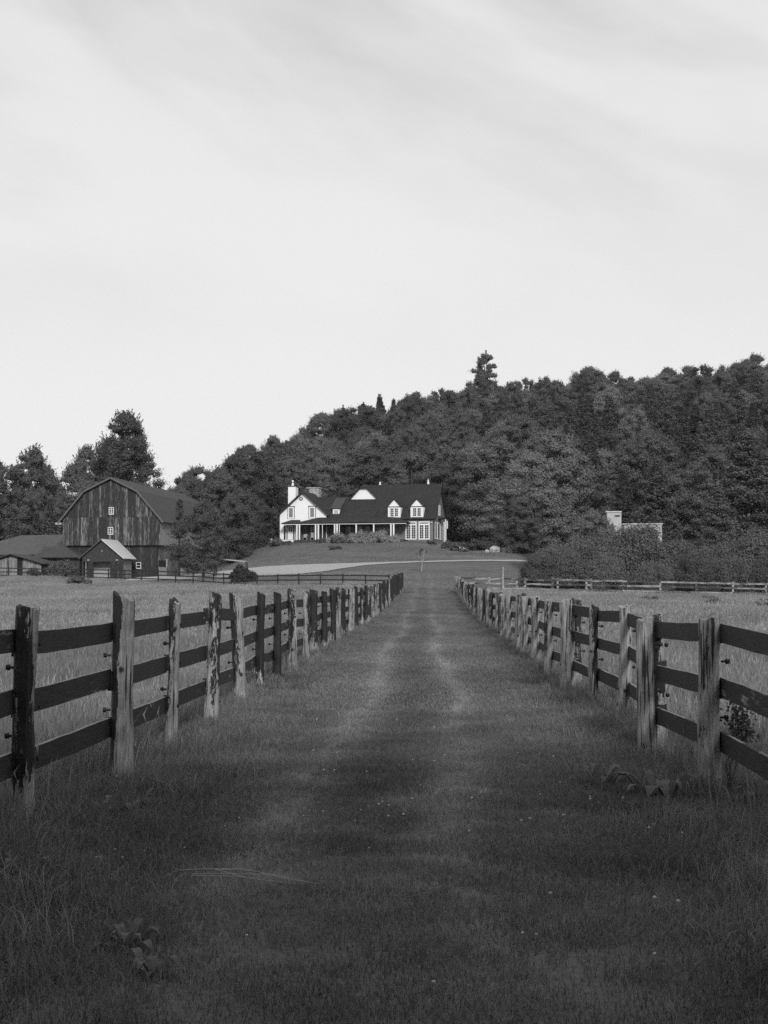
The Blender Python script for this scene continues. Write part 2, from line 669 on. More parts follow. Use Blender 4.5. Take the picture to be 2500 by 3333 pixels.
gx = stretched(-700, 700, -60, 80, 1.0, 1.25)
gy = stretched(-250, 900, -12, 260, 1.0, 1.08)
GX, GY = np.meshgrid(gx, gy)
X, Y = GX.ravel(), GY.ravel()
Z = ground(X, Y)
nx, ny = len(gx), len(gy)
idx = np.arange(nx * ny).reshape(ny, nx)
F = np.stack([idx[:-1, :-1], idx[:-1, 1:], idx[1:, 1:], idx[1:, :-1]], -1).reshape(-1, 4)
me = np_mesh('ground', np.stack([X, Y, Z], 1), F, M['terrain'])
at = me.attributes.new('tone', 'FLOAT', 'POINT')
at.data.foreach_set('value', zone_tone(X, Y).astype(np.float32))
me.polygons.foreach_set('use_smooth', [True] * len(me.polygons))
link('ground', me, kind='structure')
# the air of the valley: far crowns fade a little towards the pale sky
hz_m = bpy.data.materials.new('haze')
hz_m.use_nodes = True
hz_m.node_tree.nodes.clear()
hz_o = hz_m.node_tree.nodes.new('ShaderNodeOutputMaterial')
hz_v = hz_m.node_tree.nodes.new('ShaderNodeVolumePrincipled')
hz_v.inputs['Color'].default_value = (.95, .95, .95, 1)
hz_v.inputs['Density'].default_value = HAZE
hz_v.inputs['Anisotropy'].default_value = .2
hz_m.node_tree.links.new(hz_v.outputs[0], hz_o.inputs['Volume'])
MB().box(gx[0] - 30, gx[-1] + 30, gy[0] - 30, gy[-1] + 30, float(Z.min()) - 1.0, 88.0).build('haze', hz_m, kind='stuff')


def track_tone(X, Y):
    """Two narrow wavering wheel tracks, worn pale, with a greener strip between them."""
    lx = X - lane_x(Y) + .12 * np.sin(Y * .23) + .05 * np.sin(Y * .83 + 1)
    near = np.clip((Y - 4) / 7.0, .3, 1) * np.clip(1.2 - Y / 95, .4, 1)
    w = .15 + .03 * np.sin(Y * .5 + 2)
    tr = np.exp(-((lx + .84) / w) ** 2) * (.8 + .12 * np.sin(Y * .9)) + np.exp(-((lx - .28) / w) ** 2) * (.8 + .12 * np.sin(Y * .7 + 2))
    mid = np.exp(-((lx + .28) / .26) ** 2)
    return 1 + near * (.72 * tr - .2 * mid)


def strip(name, xs_of_y, ys, nacross, lift, mat, tone_fn, **props):
    V, T = [], []
    for y in ys:
        a, b = xs_of_y(y)
        for k in range(nacross + 1):
            V.append((a + (b - a) * k / nacross, y))
    V = np.array(V)
    z = ground(V[:, 0], V[:, 1]) + lift
    n = nacross + 1
    idx = np.arange(len(V)).reshape(-1, n)
    F = np.stack([idx[:-1, :-1], idx[:-1, 1:], idx[1:, 1:], idx[1:, :-1]], -1).reshape(-1, 4)
    me = np_mesh(name, np.column_stack([V, z]), F, mat)
    at = me.attributes.new('tone', 'FLOAT', 'POINT')
    at.data.foreach_set('value', tone_fn(V[:, 0], V[:, 1]).astype(np.float32))
    me.polygons.foreach_set('use_smooth', [True] * len(me.polygons))
    return link(name, me, kind='structure', **props)


def lane_blend(X, Y):
    lx = X - lane_x(Y)
    k = np.clip((1.35 - np.abs(lx + .1)) / .5, 0, 1)
    return zone_tone(X, Y) * (1 - k) + .12 * track_tone(X, Y) * k


strip('lane', lambda y: (lane_x(y) - 1.45, lane_x(y) + 1.25), np.arange(-10, 146, .5), 18, .02, M['terrain'],
      lambda X, Y: lane_blend(X, Y))


def gravel_edges(y):
    return 0


def gravel():
    """A pale gravel drive: broad in front of the house's left half, a thin strip going off to the right."""
    xs = np.linspace(-26, 34, 90)
    V, F = [], []
    for x in xs:
        far = 165.0 + .6 * math.sin(x * .3)
        w = 2.6 + 16.0 / (1 + math.exp((x + 5.0) / 1.9))
        for k in range(7):
            V.append((x, far - w * k / 6 + .25 * math.sin(x * 2.3 + k)))
    V = np.array(V)
    z = ground(V[:, 0], V[:, 1]) + .05
    idx = np.arange(len(V)).reshape(-1, 7)
    F = np.stack([idx[:-1, :-1], idx[:-1, 1:], idx[1:, 1:], idx[1:, :-1]], -1).reshape(-1, 4)
    link('gravel_drive', np_mesh('gravel_drive', np.column_stack([V, z]), F, M['gravel']), kind='structure')


gravel()


# ------------------------------------------------------------------ fences
def post_mesh(h, r, seed, seg=14, rings=11, slant=0.06, slant_dir=0.0, flat=0.0):
    """A split cedar post: uneven cross-section, grooves, a slanting sawn or broken top, its foot below ground."""
    q = random.Random(seed)
    lob = [(q.uniform(-1, 1) * a, q.uniform(0, 6.28)) for a in (.12, .16, .11, .08, .06, .06)]
    groove = [q.uniform(-.11, .05) for _ in range(seg)]
    knots = [(q.uniform(.1, .95), q.uniform(0, 6.28), q.uniform(.06, .16)) for _ in range(4)]
    bend = (q.uniform(-.02, .02), q.uniform(-.02, .02))
    vs, fs = [], []
    for i in range(rings + 1):
        t = i / rings
        z = -0.12 + (h + .12) * t
        flare = 1 + .12 * max(0, .25 - t) / .25 + .05 * math.sin(t * 7 + q.random())
        for k in range(seg):
            a = 2 * math.pi * k / seg
            f = 1 + groove[k] * (.5 + .9 * t)
            for j, (am, ph) in enumerate(lob):
                f += am * .9 * math.sin((j + 1) * a + ph + t * (.6 if j < 2 else 1.4))
            f += q.uniform(-.03, .03)
            for kt, ka, kh in knots:
                f += kh * math.exp(-((t - kt) / .05) ** 2) * max(0, math.cos(a - ka)) ** 3
            rr = r * f * flare * (1 - .06 * t)
            x, y = rr * math.cos(a), rr * math.sin(a)
            if flat:
                y = max(y, -r * flat)
            zz = z
            if i == rings:
                zz = h + slant * (math.cos(a - slant_dir)) + q.uniform(-.012, .014)
            elif i == rings - 1:
                zz = h - .06 + slant * (math.cos(a - slant_dir)) * .9 + q.uniform(-.01, .01)
            vs.append((x + bend[0] * math.sin(t * 3), y + bend[1] * math.sin(t * 3), zz))
    n = seg
    for i in range(rings):
        for k in range(n):
            k2 = (k + 1) % n
            fs.append((i * n + k, i * n + k2, (i + 1) * n + k2, (i + 1) * n + k))
    top = len(vs)
    vs.append((bend[0] * .1, bend[1] * .1, h - .012))
    for k in range(n):
        fs.append((rings * n + k, rings * n + (k + 1) % n, top))
    mb = MB().add(vs, fs)
    return mb.mesh('post', M['post'])


def rail_mesh(L, hgt, th, seed, segs=6, ragged=0.004):
    """A board along +x from 0 to L, uneven along its edges."""
    q = random.Random(seed)
    vs, fs = [], []
    sag = q.uniform(-.008, .004)
    for i in range(segs + 1):
        t = i / segs
        x = L * t
        s = sag * math.sin(math.pi * t)
        up, dn = q.uniform(-ragged, ragged) * .5, q.uniform(-ragged, ragged) * .5
        o = q.uniform(-.004, .004)
        vs += [(x, -th / 2 + o, -hgt / 2 + s + dn), (x, th / 2 + o, -hgt / 2 + s + dn), (x, th / 2 + o, hgt / 2 + s + up), (x, -th / 2 + o, hgt / 2 + s + up)]
    for i in range(segs):
        a, b = i * 4, i * 4 + 4
        for k in range(4):
            k2 = (k + 1) % 4
            fs.append((a + k, b + k, b + k2, a + k2))
    fs.append((0, 1, 2, 3))
    fs.append((segs * 4 + 3, segs * 4 + 2, segs * 4 + 1, segs * 4))
    return MB().add(vs, fs)


def insulator_mesh():
    mb = MB()
    mb.tube([(0, 0, 0), (.035, 0, 0)], [.009, .009], 6)
    mb.tube([(.035, 0, 0), (.06, 0, 0)], [.02, .017], 7)
    return mb.mesh('insulator', M['black'])


def bolt_mesh():
    return MB().tube([(0, 0, 0), (.012, 0, 0)], [.016, .014], 6).mesh('bolt', M['black'])


INS, BOLT = insulator_mesh(), bolt_mesh()


def lane_fence(name, label, side, specs, top_z, rails_z, near_peel):
    """specs: (y, lateral offset, height, radius, peel, slant, slant_dir, lean)."""
    y0, l0 = specs[0][0], specs[0][1]
    ox, oy = lane_x(y0) + l0, y0
    oz = gz(ox, oy)
    root = thing(name, label, 'fence', (ox, oy, oz), 0, 'weathered fences along the grassy lane')
    pts = []
    for i, (y, lat, h, r, peel, sl_, sd, lean) in enumerate(specs):
        x = lane_x(y) + lat
        z = gz(x, y)
        near = y < 48
        me = post_mesh(h, r, 100 * (side + 2) + i, 16 if y < 16 else 12 if near else 8, 12 if near else 6, sl_, sd)
        p = link('post', me, root, (x - ox, y - oy, z - oz), (R(lean[1]), R(lean[0]), rnd.uniform(-.3, .3)), peel=peel, split=(2.6 if i == 2 and side < 0 else .5 if i < 2 else rnd.uniform(-1.2, 1.2)))
        pts.append((x, y, z))
        if near and rnd.random() < .9:
            for hz in (rails_z[0] - .15, rails_z[1] - .2):
                dx = r * .96
                link('insulator', INS, p, (side * dx, rnd.uniform(-.02, .02), hz + rnd.uniform(-.04, .04)), (0, 0, 0 if side > 0 else math.pi))
            if y < 26:
                for hz in rails_z:
                    link('bolt', BOLT, p, (-side * r * .93, rnd.uniform(-.02, .02), hz + rnd.uniform(-.03, .03)), (0, 0, 0 if side < 0 else math.pi))
    # rails on the paddock side of the posts, one board per bay and height
    for i in range(len(pts) - 1):
        (xa, ya, za), (xb, yb, zb) = pts[i], pts[i + 1]
        off = side * (specs[i][3] * .9 + .012)
        off2 = side * (specs[i + 1][3] * .9 + .012)
        for k, rz in enumerate(rails_z):
            ja, jb = rnd.uniform(-.02, .02), rnd.uniform(-.02, .02)
            A = Vector((xa + off - ox, ya - oy + .004, za + rz + ja - oz))
            B = Vector((xb + off2 - ox, yb - oy - .004, zb + rz + jb - oz))
            d = B - A
            L = d.length
            mesh = rail_mesh(L, .145 + rnd.uniform(-.01, .01), .03, i * 7 + k + 50 * side, 7 if ya < 45 else 3, .006 if ya < 45 else .003).mesh('rail', M['rail'])
            rail = link('rail', mesh, root, A, None, peel=near_peel + rnd.uniform(-.25, .3))
            rail.rotation_euler = (0, -math.asin(d.z / L), math.atan2(d.y, d.x))
    return root


# left fence (barn side): the nearest posts as they stand, then a post about every 2.4 m
LS = [
    (6.7, -2.40, 1.36, .075, .35, .02, 0, (0, 0)),
    (9.11, -2.47, 1.36, .072, .62, .012, 3.0, (0.6, 0)),
    (11.16, -2.31, 1.40, .077, .80, .035, 2.6, (0.3, 0)),
    (13.6, -2.345, 1.34, .056, .55, .03, 2.4, (1.2, 0)),
    (15.5, -2.26, 1.37, .066, .42, .03, 3.0, (1.8, 0)),
    (18.5, -2.33, 1.37, .085, .62, .05, 2.8, (-2.6, 0)),
    (20.9, -2.36, 1.36, .065, .32, .03, 2.9, (.6, 0)),
    (22.9, -2.33, 1.36, .072, .18, .03, 3.0, (.2, 0)),
    (25.7, -2.36, 1.37, .075, .62, .02, 2.0, (0, 0)),
    (28.7, -2.36, 1.37, .07, .70, .03, 2.2, (0, 0)),
]
y = 31.0
while y < 116:
    LS.append((y, -2.37 + (y - 31) / 85 * .5 + rnd.uniform(-.05, .05), 1.36 + rnd.uniform(-.05, .05), rnd.uniform(.066, .088),
               rnd.choice([.1, .25, .4, .5, .6]) if y < 84 else rnd.uniform(.0, .2), rnd.uniform(.015, .05), rnd.uniform(1.5, 3.5), (rnd.uniform(-1.2, 1.2), rnd.uniform(-1, 1))))
    y += 2.4 + rnd.uniform(-.2, .2)
lane_fence('post_and_rail_fence', 'dark three-rail fence with peeling posts, along the lane on the barn side', -1, LS, 1.36, (1.135, .765, .405), .32)

RS = [
    (8.1, 2.05, 1.26, .085, .9, .02, 1.0, (0, 0)),
    (10.7, 2.04, 1.255, .083, .93, .025, .4, (.3, 0)),
    (13.4, 2.00, 1.22, .078, .78, .02, .6, (-.6, 0)),
    (13.56, 2.12, 1.24, .05, .45, .02, .6, (-.8, 0)),
    (16.6, 2.19, 1.26, .07, .80, .02, .5, (1.6, 0)),
    (18.75, 2.11, 1.24, .058, .35, .03, 2.8, (.5, 0)),
    (20.5, 1.93, 1.26, .088, .80, .03, .6, (0, 0)),
    (20.75, 2.07, 1.25, .085, .40, .03, .6, (.5, 0)),
    (24.2, 1.98, 1.25, .075, .72, .02, .7, (1.2, 0)),
    (28.3, 2.07, 1.25, .08, .74, .03, .7, (0, 0)),
]
y = 30.2
while y < 113:
    RS.append((y, 2.06 + (y - 30) / 85 * .15 + rnd.uniform(-.08, .08), 1.25 + rnd.uniform(-.07, .05), rnd.uniform(.07, .10),
               rnd.choice([.5, .65, .75, .8, .3]), rnd.uniform(.015, .05), rnd.uniform(0, 2), (rnd.uniform(-2, 2), rnd.uniform(-1, 1))))
    y += 2.3 + rnd.uniform(-.4, .3)
lane_fence('post_and_rail_fence', 'three-rail fence with bare grey split posts, along the lane opposite the barn', 1, RS, 1.25, (1.12, .75, .36), .34)


def cross_fence(name, label, pts, rails, hgt, pr, mat_rail, mat_post, rail_h, peel, drop=0.0):
    ox, oy = pts[0]
    oz = gz(ox, oy)
    root = thing(name, label, 'fence', (ox, oy, oz))
    P = [(x, y, gz(x, y)) for x, y in pts]
    for i, (x, y, z) in enumerate(P):
        mb = MB().box(-pr, pr, -pr, pr, -.15, hgt + rnd.uniform(-.05, .08))
        mb.build('post', mat_post, root, (x - ox, y - oy, z - oz), peel=peel() if callable(peel) else peel).rotation_euler = (0, R(rnd.uniform(-1.5, 1.5)), rnd.uniform(-.2, .2))
    for i in range(len(P) - 1):
        for rz in rails:
            if rnd.random() < drop:
                continue
            A = Vector((P[i][0] - ox, P[i][1] - oy - pr - .02, P[i][2] - oz + rz + rnd.uniform(-.02, .02)))
            B = Vector((P[i + 1][0] - ox, P[i + 1][1] - oy - pr - .02, P[i + 1][2] - oz + rz + rnd.uniform(-.02, .02)))
            d = B - A
            L = d.length
            me = rail_mesh(L - .006, rail_h, .03, i + int(rz * 90), 2, .006).mesh('rail', mat_rail)
            link('rail', me, root, A, (0, -math.asin(d.z / L), math.atan2(d.y, d.x)), peel=peel() if callable(peel) else peel)
    return root


def along(way, step):
    out = []
    acc = 0.0
    out.append(way[0])
    for (xa, ya), (xb, yb) in zip(way, way[1:]):
        L = math.hypot(xb - xa, yb - ya)
        n = max(1, round(L / step))
        for k in range(1, n + 1):
            t = k / n
            out.append((xa + (xb - xa) * t, ya + (yb - ya) * t))
    return out


cross_fence('rail_fence', 'dark low rail fence crossing the far edge of the meadow before the barn',
            along([(.4, 118.5), (-11, 128), (-18.1, 140), (-31.2, 150), (-41, 152), (-56, 154)], 2.5), (1.05, .68, .3), 1.18, .06, M['rail'], M['rail'], .11, lambda: rnd.uniform(-.1, .15))
RX = [(u - 1250) / 4800 * d for u, d in ((1500, 113.3), (1545, 113.4), (1592, 113.5), (1637, 113.8), (1682, 114), (1708, 114.2), (1797, 114.6), (1813, 114.8), (1906, 115.2), (1922, 115.4),
                                         (2022, 115.8), (2036, 116), (2145, 116.3), (2262, 116.6), (2381, 117), (2490, 117.3), (2600, 117.6), (2710, 118), (2820, 118.4))]
cross_fence('rail_fence', 'pale weathered rail fence below the long hedge of bushes', [(x, 113.3 + (x - 5.9) * .16) for x in RX], (1.08, .72, .34), 1.2, .075, M['pale_rail'], M['pale_rail'], .14,
            lambda: rnd.choice([.05, .2, .35, .4, .5]), .0)
pk = thing('marker_post', 'thin pale upright stake taller than the pale rail fence', 'stake', ((1637 - 1250) / 4800 * 113.2, 113.1, gz(9.1, 113.1)))
MB().box(-.04, .04, -.03, .03, -.1, 1.95).build('shaft', M['pale_wood'], pk)
MB().box(-.055, .055, -.045, .045, 1.951, 2.0).build('cap', M['pale_wood'], pk)


# ------------------------------------------------------------------ house
HT = R(-13)
hx0, hy0 = 6.67, 200.0
house = thing('farmhouse', 'white gabled farmhouse with dark roofs, porch and dormers on the rise', 'house', (hx0, hy0, 7.3), HT)


def part(mb, name, mat, parent=None, **kw):
    return mb.build(name, mat, parent or house, **kw)


def window(name, parent, x0, x1, z0, z1, y, leaves, cols, rows, fr=.09, mull=.12, mun=.035, transom=0.0, mat='white_trim', depth=.07, glass='glass'):
    """A window on a wall facing -y: frame and mullions (mesh of the part), glazing and muntins as sub-parts."""
    f = MB()
    g = MB()
    m = MB()
    f.box(x0, x1, y - depth, y + .02, z0, z0 + fr)
    f.box(x0, x1, y - depth, y + .02, z1 - fr, z1)
    f.box(x0, x0 + fr, y - depth, y + .02, z0 + fr, z1 - fr)
    f.box(x1 - fr, x1, y - depth, y + .02, z0 + fr, z1 - fr)
    zi1 = z1 - fr
    w = (x1 - x0 - 2 * fr - (leaves - 1) * mull) / leaves
    if transom:
        f.box(x0 + fr, x1 - fr, y - depth, y + .02, zi1 - transom - mull, zi1 - transom)
    for k in range(leaves):
        a = x0 + fr + k * (w + mull)
        if k:
            f.box(a - mull, a, y - depth + .003, y + .02, z0 + fr, zi1 - (transom + mull if transom else 0))
        b = a + w
        spans = [(z0 + fr, zi1 - (transom + mull if transom else 0), cols, rows)]
        if transom:
            spans.append((zi1 - transom, zi1, cols, 1))
        for za, zb, cc, rr in spans:
            g.box(a, b, y - .02, y + .01, za, zb)
            for i in range(1, cc):
                xm = a + w * i / cc
                m.box(xm - mun / 2, xm + mun / 2, y - .045, y - .021, za, zb)
            for j in range(1, rr):
                zm = za + (zb - za) * j / rr
                m.box(a, b, y - .042, y - .0215, zm - mun / 2, zm + mun / 2)
    o = f.build(name, M[mat], parent)
    g.build('glazing', M[glass], o)
    if m.v:
        m.build('muntins', M[mat], o, kind='stuff')
    return o


B0 = -2.5                                 # foundations go into the slope
# right block: walls with the end gable, x -10.3..0, y 0..9, ridge along x at y 4.5
rb = MB().prism_x([(0, B0), (9, B0), (9, 3.3), (4.5, 7.85), (0, 3.3)], -8.3, 0)
part(rb, 'side_block', M['grey_wall'])
rf = MB()
rf.slab([(-8.35, -.32, 3.06), (.45, -.32, 3.06), (.45, 4.5, 8.06), (-8.35, 4.5, 8.06)], .2)
rf.slab([(-10.6, 9.32, 3.06), (.45, 9.32, 3.06), (.45, 4.5, 8.06), (-10.6, 4.5, 8.06)], .2)
rf.slab([(-8.351, 2.59, 6.08), (-8.351, 4.5, 8.06), (-10.3, 4.5, 8.06)], .2)
roofA = part(rf, 'roof', M['roof'])
part(MB().box(-4.4, .40, -.44, -.325, 2.98, 3.10), 'gutter', M['dark_trim'], roofA)
part(MB().tube([(.18, -.1, 2.98), (.12, -.1, .1)], [.05, .05], 6), 'downpipe', M['dark_trim'])
# cross gable behind, its clipped white front above the middle roof
cg = MB().prism_y([(-13.4, B0), (-7.0, B0), (-7.0, 4.6), (-9.95, 7.5), (-10.8, 7.5), (-13.4, 4.75)], 2.8, 12)
part(cg, 'rear_gable', M['white_wall'])
r2 = MB()
r2.slab([(-13.7, 2.45, 4.62), (-13.7, 12.2, 4.62), (-10.38, 12.2, 8.1), (-10.38, 3.3, 8.1), (-10.86, 2.45, 7.62)], .14)
r2.slab([(-6.9, 2.45, 4.62), (-6.9, 12.2, 4.62), (-10.36, 12.2, 8.1), (-10.36, 3.3, 8.1), (-9.9, 2.45, 7.62)], .14)
r2.slab([(-10.95, 2.35, 7.54), (-9.8, 2.35, 7.54), (-10.37, 3.35, 8.11)], .1)
part(r2, 'roof', M['roof'])
# middle block
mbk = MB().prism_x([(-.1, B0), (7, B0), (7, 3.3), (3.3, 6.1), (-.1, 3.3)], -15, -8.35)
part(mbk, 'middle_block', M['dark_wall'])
r3 = MB()
r3.slab([(-16.3, -.5, 3.28), (-7.95, -.5, 3.28), (-7.95, 3.3, 6.36), (-18.0, 3.3, 6.36)], .22)
r3.slab([(-16.3, 7.3, 3.28), (-7.95, 7.3, 3.28), (-7.95, 3.3, 6.36), (-18.0, 3.3, 6.36)], .22)
roofM = part(r3, 'roof', M['roof'])
# shed dormer on the middle roof
dm = MB().prism_x([(.25, 3.55), (2.6, 5.4), (2.6, 5.75), (.25, 4.62)], -14.15, -13.2)
part(dm, 'shed_dormer', M['white_wall'])
r4 = MB().slab([(-14.42, -.02, 4.62), (-12.92, -.02, 4.62), (-12.92, 3.1, 6.22), (-14.42, 3.1, 6.22)], .1)
part(r4, 'roof', M['barn_roof'])
window('dormer_window', house, -14.13, -13.22, 3.66, 4.50, .24, 1, 2, 2, .2, .1, .09)
# left gable wing
gw = MB().prism_y([(-21.55, B0), (-14.85, B0), (-14.85, 3.9), (-18.2, 6.75), (-21.55, 3.9)], -.5, 11)
part(gw, 'gable_wing', M['white_wall'])
r5 = MB()
r5.slab([(-22.0, -.95, 3.62), (-22.0, 11.3, 3.62), (-18.2, 11.3, 6.98), (-18.2, -.95, 6.98)], .17)
r5.slab([(-14.4, -.95, 3.62), (-14.4, 11.3, 3.62), (-18.2, 11.3, 6.98), (-18.2, -.95, 6.98)], .17)
roofG = part(r5, 'roof', M['roof'])
tr = MB()
for sx in (-1, 1):
    a = [(-18.2, -.985, 6.98), (-18.2 + sx * 3.82, -.985, 3.60), (-18.2 + sx * 3.82, -.985, 3.38), (-18.2, -.985, 6.72)]
    v = [(x, y_, z) for x, y_, z in a] + [(x, -.953, z) for x, y_, z in a]
    tr.add(v, [(0, 1, 2, 3), (7, 6, 5, 4), (0, 4, 5, 1), (1, 5, 6, 2), (2, 6, 7, 3), (3, 7, 4, 0)])
part(tr, 'rake_board', M['dark_trim'], roofG)
for xa in (-20.4, -17.34):
    w = window('gable_window', house, xa, xa + .9, 3.2, 4.82, -.51, 1, 1, 1, .17, .1, .03, glass='curtain')
    s = MB()
    s.box(xa - .07, xa - .005, -.55, -.5, 3.2, 4.82)
    s.box(xa + .905, xa + .97, -.55, -.5, 3.2, 4.82)
    s.box(xa - .12, xa + 1.02, -.6, -.5, 4.825, 4.93)
    part(s, 'window_trim', M['dark_trim'], w)
rw = MB().tube([(-18.5, -.56, 5.95), (-18.5, -.49, 5.95)], [.26, .26], 20)
rw = part(rw, 'round_window', M['dark_trim'])
part(MB().tube([(-18.5, -.575, 5.95), (-18.5, -.561, 5.95)], [.17, .17], 18), 'emblem', M['pale_wood'], rw)
part(MB().box(-18.62, -18.38, -.59, -.576, 5.9, 5.99), 'bar', M['white_trim'], rw)
# chimneys
ch = part(MB().box(-21.25, -20.15, 2.4, 3.7, 2.0, 7.85), 'chimney', M['white_wall'])
part(MB().box(-21.34, -20.06, 2.31, 3.79, 7.853, 7.97), 'cap', M['dark_trim'], ch)
pt = MB().tube([(-20.75, 3.0, 7.972), (-20.75, 3.0, 8.22), (-20.75, 3.0, 8.42)], [.19, .16, .09], 10)
pt.blob((-20.75, 3.0, 8.62), .17, 10, 6)
part(pt, 'chimney_pot', M['white_plastic'], ch)
c2 = part(MB().box(-18.95, -17.5, 5.2, 6.4, 4.5, 7.75), 'chimney', M['stone'], label='grey stone chimney')
part(MB().box(-19.4, -17.42, 5.12, 6.48, 7.753, 7.9), 'cap', M['stone'], c2)
# ridge vents
for xv, hv in ((-8.46, .38), (-1.57, .62)):
    vb = MB().tube([(xv, 4.5, 8.04), (xv, 4.5, 8.04 + hv * .55), (xv, 4.5, 8.04 + hv * .7)], [.16, .13, .07], 8)
    vb.blob((xv, 4.5, 8.04 + hv * .85), .12, 8, 5)
    part(vb, 'ridge_vent', M['white_plastic'])
# wall dormers
for xd0, xd1 in ((-6.26, -4.50), (-3.10, -1.33)):
    xm = (xd0 + xd1) / 2
    d = MB().prism_y([(xd0, 3.12), (xd1, 3.12), (xd1, 4.78), (xm, 5.66), (xd0, 4.78)], -.12, 3.4)
    dd = part(d, 'wall_dormer', M['white_wall'])
    rr = MB()
    rr.slab([(xd0 - .1, -.28, 4.72), (xd0 - .1, 3.6, 4.72), (xm, 3.6, 5.80), (xm, -.28, 5.80)], .08)
    rr.slab([(xd1 + .1, -.28, 4.72), (xd1 + .1, 3.6, 4.72), (xm, 3.6, 5.80), (xm, -.28, 5.80)], .08)
    part(rr, 'dormer_roof', M['roof'], dd)
    part(MB().box(xd0 + .02, xd1 - .02, -.17, -.123, 4.62, 4.74), 'dormer_cornice', M['dark_trim'], dd)
    part(MB().box(xd0, xd0 + .2, -.16, -.124, 3.14, 4.61).box(xd1 - .2, xd1, -.16, -.124, 3.14, 4.61), 'dormer_pilaster', M['white_trim'], dd)
    window('casement_window', house, xd0 + .23, xd1 - .23, 3.25, 4.60, -.125, 2, 2, 4, .13, .18, .03)
# French windows
for xa, xb in ((-3.83, -2.28), (-2.0, -.47)):
    window('french_window', house, xa, xb, .2, 2.66, -.005, 2, 2, 6, .15, .2, .032, .16)
lampm = MB()
for xl, yl, zl in ((-4.2, -.1, 2.45), (-.2, -.1, 2.5)):
    o = part(MB().blob((xl, yl - .05, zl), .10, 8, 6), 'wall_lamp', M['white_plastic'])
    part(MB().box(xl - .04, xl + .04, yl, yl + .09, zl - .05, zl + .05), 'bracket', M['dark_trim'], o)
# right end wall (facing +x): tall windows, upper window, lamp, hood
ew = MB()


def side_window(name, y0, y1, z0, z1, bars):
    f = MB()
    f.box(.0, .06, y0, y0 + .12, z0, z1)
    f.box(.0, .06, y1 - .12, y1, z0, z1)
    f.box(.0, .06, y0 + .12, y1 - .12, z1 - .12, z1)
    f.box(.0, .06, y0 + .12, y1 - .12, z0, z0 + .12)
    for k in range(1, bars + 1):
        ym = y0 + (y1 - y0) * k / (bars + 1)
        f.box(.002, .062, ym - .06, ym + .06, z0 + .12, z1 - .12)
    o = part(f, name, M['white_trim'])
    part(MB().box(.005, .03, y0 + .12, y1 - .12, z0 + .12, z1 - .12), 'glazing', M['glass'], o)


side_window('side_window', 1.2, 2.6, .3, 2.65, 0)
side_window('side_window', 3.1, 4.7, .3, 2.65, 0)
side_window('side_window', 5.3, 6.4, .3, 2.65, 0)
side_window('side_window', 3.9, 5.1, 3.6, 5.1, 1)
part(MB().blob((.2, 4.9, 2.85), .13, 8, 6), 'wall_lamp', M['white_plastic'])
part(MB().prism_y([(.03, 3.1), (.7, 3.2), (.7, 3.35), (.03, 3.55)], 3.4, 5.6), 'window_hood', M['dark_wall'])
part(MB().box(.02, .16, 8.7, 8.95, .0, 3.3), 'corner_post', M['white_trim'])
part(MB().box(.02, .14, 7.6, 7.85, .0, 2.9), 'corner_post', M['white_trim'])
part(MB().box(.2, .32, 9.0, 9.3, 2.0, 4.0), 'shutter', M['white_trim'])

# porch
pr = MB()
pr.slab([(-17.9, -2.75, 2.52), (-3.1, -2.75, 2.52), (-5.4, -.35, 3.30), (-16.0, -.55, 3.32)], .13)
pr.slab([(-3.1, -2.75, 2.52), (-5.4, -.35, 3.30), (-3.1, -.05, 2.55)], .12)
pr.slab([(-17.9, -2.75, 2.521), (-16.0, -.56, 3.321), (-19.4, -.56, 2.60)], .12)
porch = part(pr, 'porch_roof', M['roof'])
p2 = MB()
p2.slab([(-20.75, -2.6, 2.50), (-17.9, -2.6, 2.50), (-18.6, -.56, 3.02), (-19.9, -.56, 3.02)], .12)
p2.slab([(-20.75, -2.6, 2.501), (-19.9, -.56, 3.021), (-20.75, -.56, 2.52)], .12)
part(p2, 'door_hood', M['roof'])
part(MB().box(-17.85, -3.2, -2.60, -2.48, 2.27, 2.372).box(-20.6, -17.86, -2.5, -2.4, 2.27, 2.36), 'porch_beam', M['white_trim'])
for xc, r_, zt in ((-18.5, .085, 2.268), (-18.14, .085, 2.268), (-15.85, .085, 2.268), (-15.46, .09, 2.268), (-14.89, .035, 2.268), (-13.16, .085, 2.268), (-12.81, .10, 2.268), (-12.5, .04, 2.268),
                   (-10.14, .08, 2.268), (-7.7, .08, 2.268), (-5.31, .085, 2.268), (-4.93, .095, 2.268)):
    c_ = MB().box(xc - r_, xc + r_, -2.54 - r_ + .085, -2.54 + r_ + .085, .2, zt - .1)
    c_.box(xc - r_ * 1.25, xc + r_ * 1.25, -2.54 - r_ * 1.2 + .085, -2.54 + r_ * 1.2 + .085, zt - .1, zt)
    part(c_, 'porch_column', M['white_trim'])
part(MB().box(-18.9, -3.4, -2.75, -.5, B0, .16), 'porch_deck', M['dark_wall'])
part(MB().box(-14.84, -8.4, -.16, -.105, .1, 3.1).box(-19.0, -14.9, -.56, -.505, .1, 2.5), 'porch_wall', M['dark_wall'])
for xa, xb in ((-18.3, -17.5), (-17.2, -16.4), (-12.4, -11.4), (-10.9, -9.9), (-9.5, -8.7)):
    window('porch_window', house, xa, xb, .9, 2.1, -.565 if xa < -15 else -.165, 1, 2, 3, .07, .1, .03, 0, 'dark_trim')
dr = part(MB().box(-20.42, -19.62, -.56, -.505, .3, 2.25), 'front_door', M['white_trim'])
part(MB().box(-20.28, -20.08, -.575, -.561, 1.4, 2.05).box(-19.96, -19.76, -.575, -.561, 1.4, 2.05), 'door_pane', M['glass'], dr)
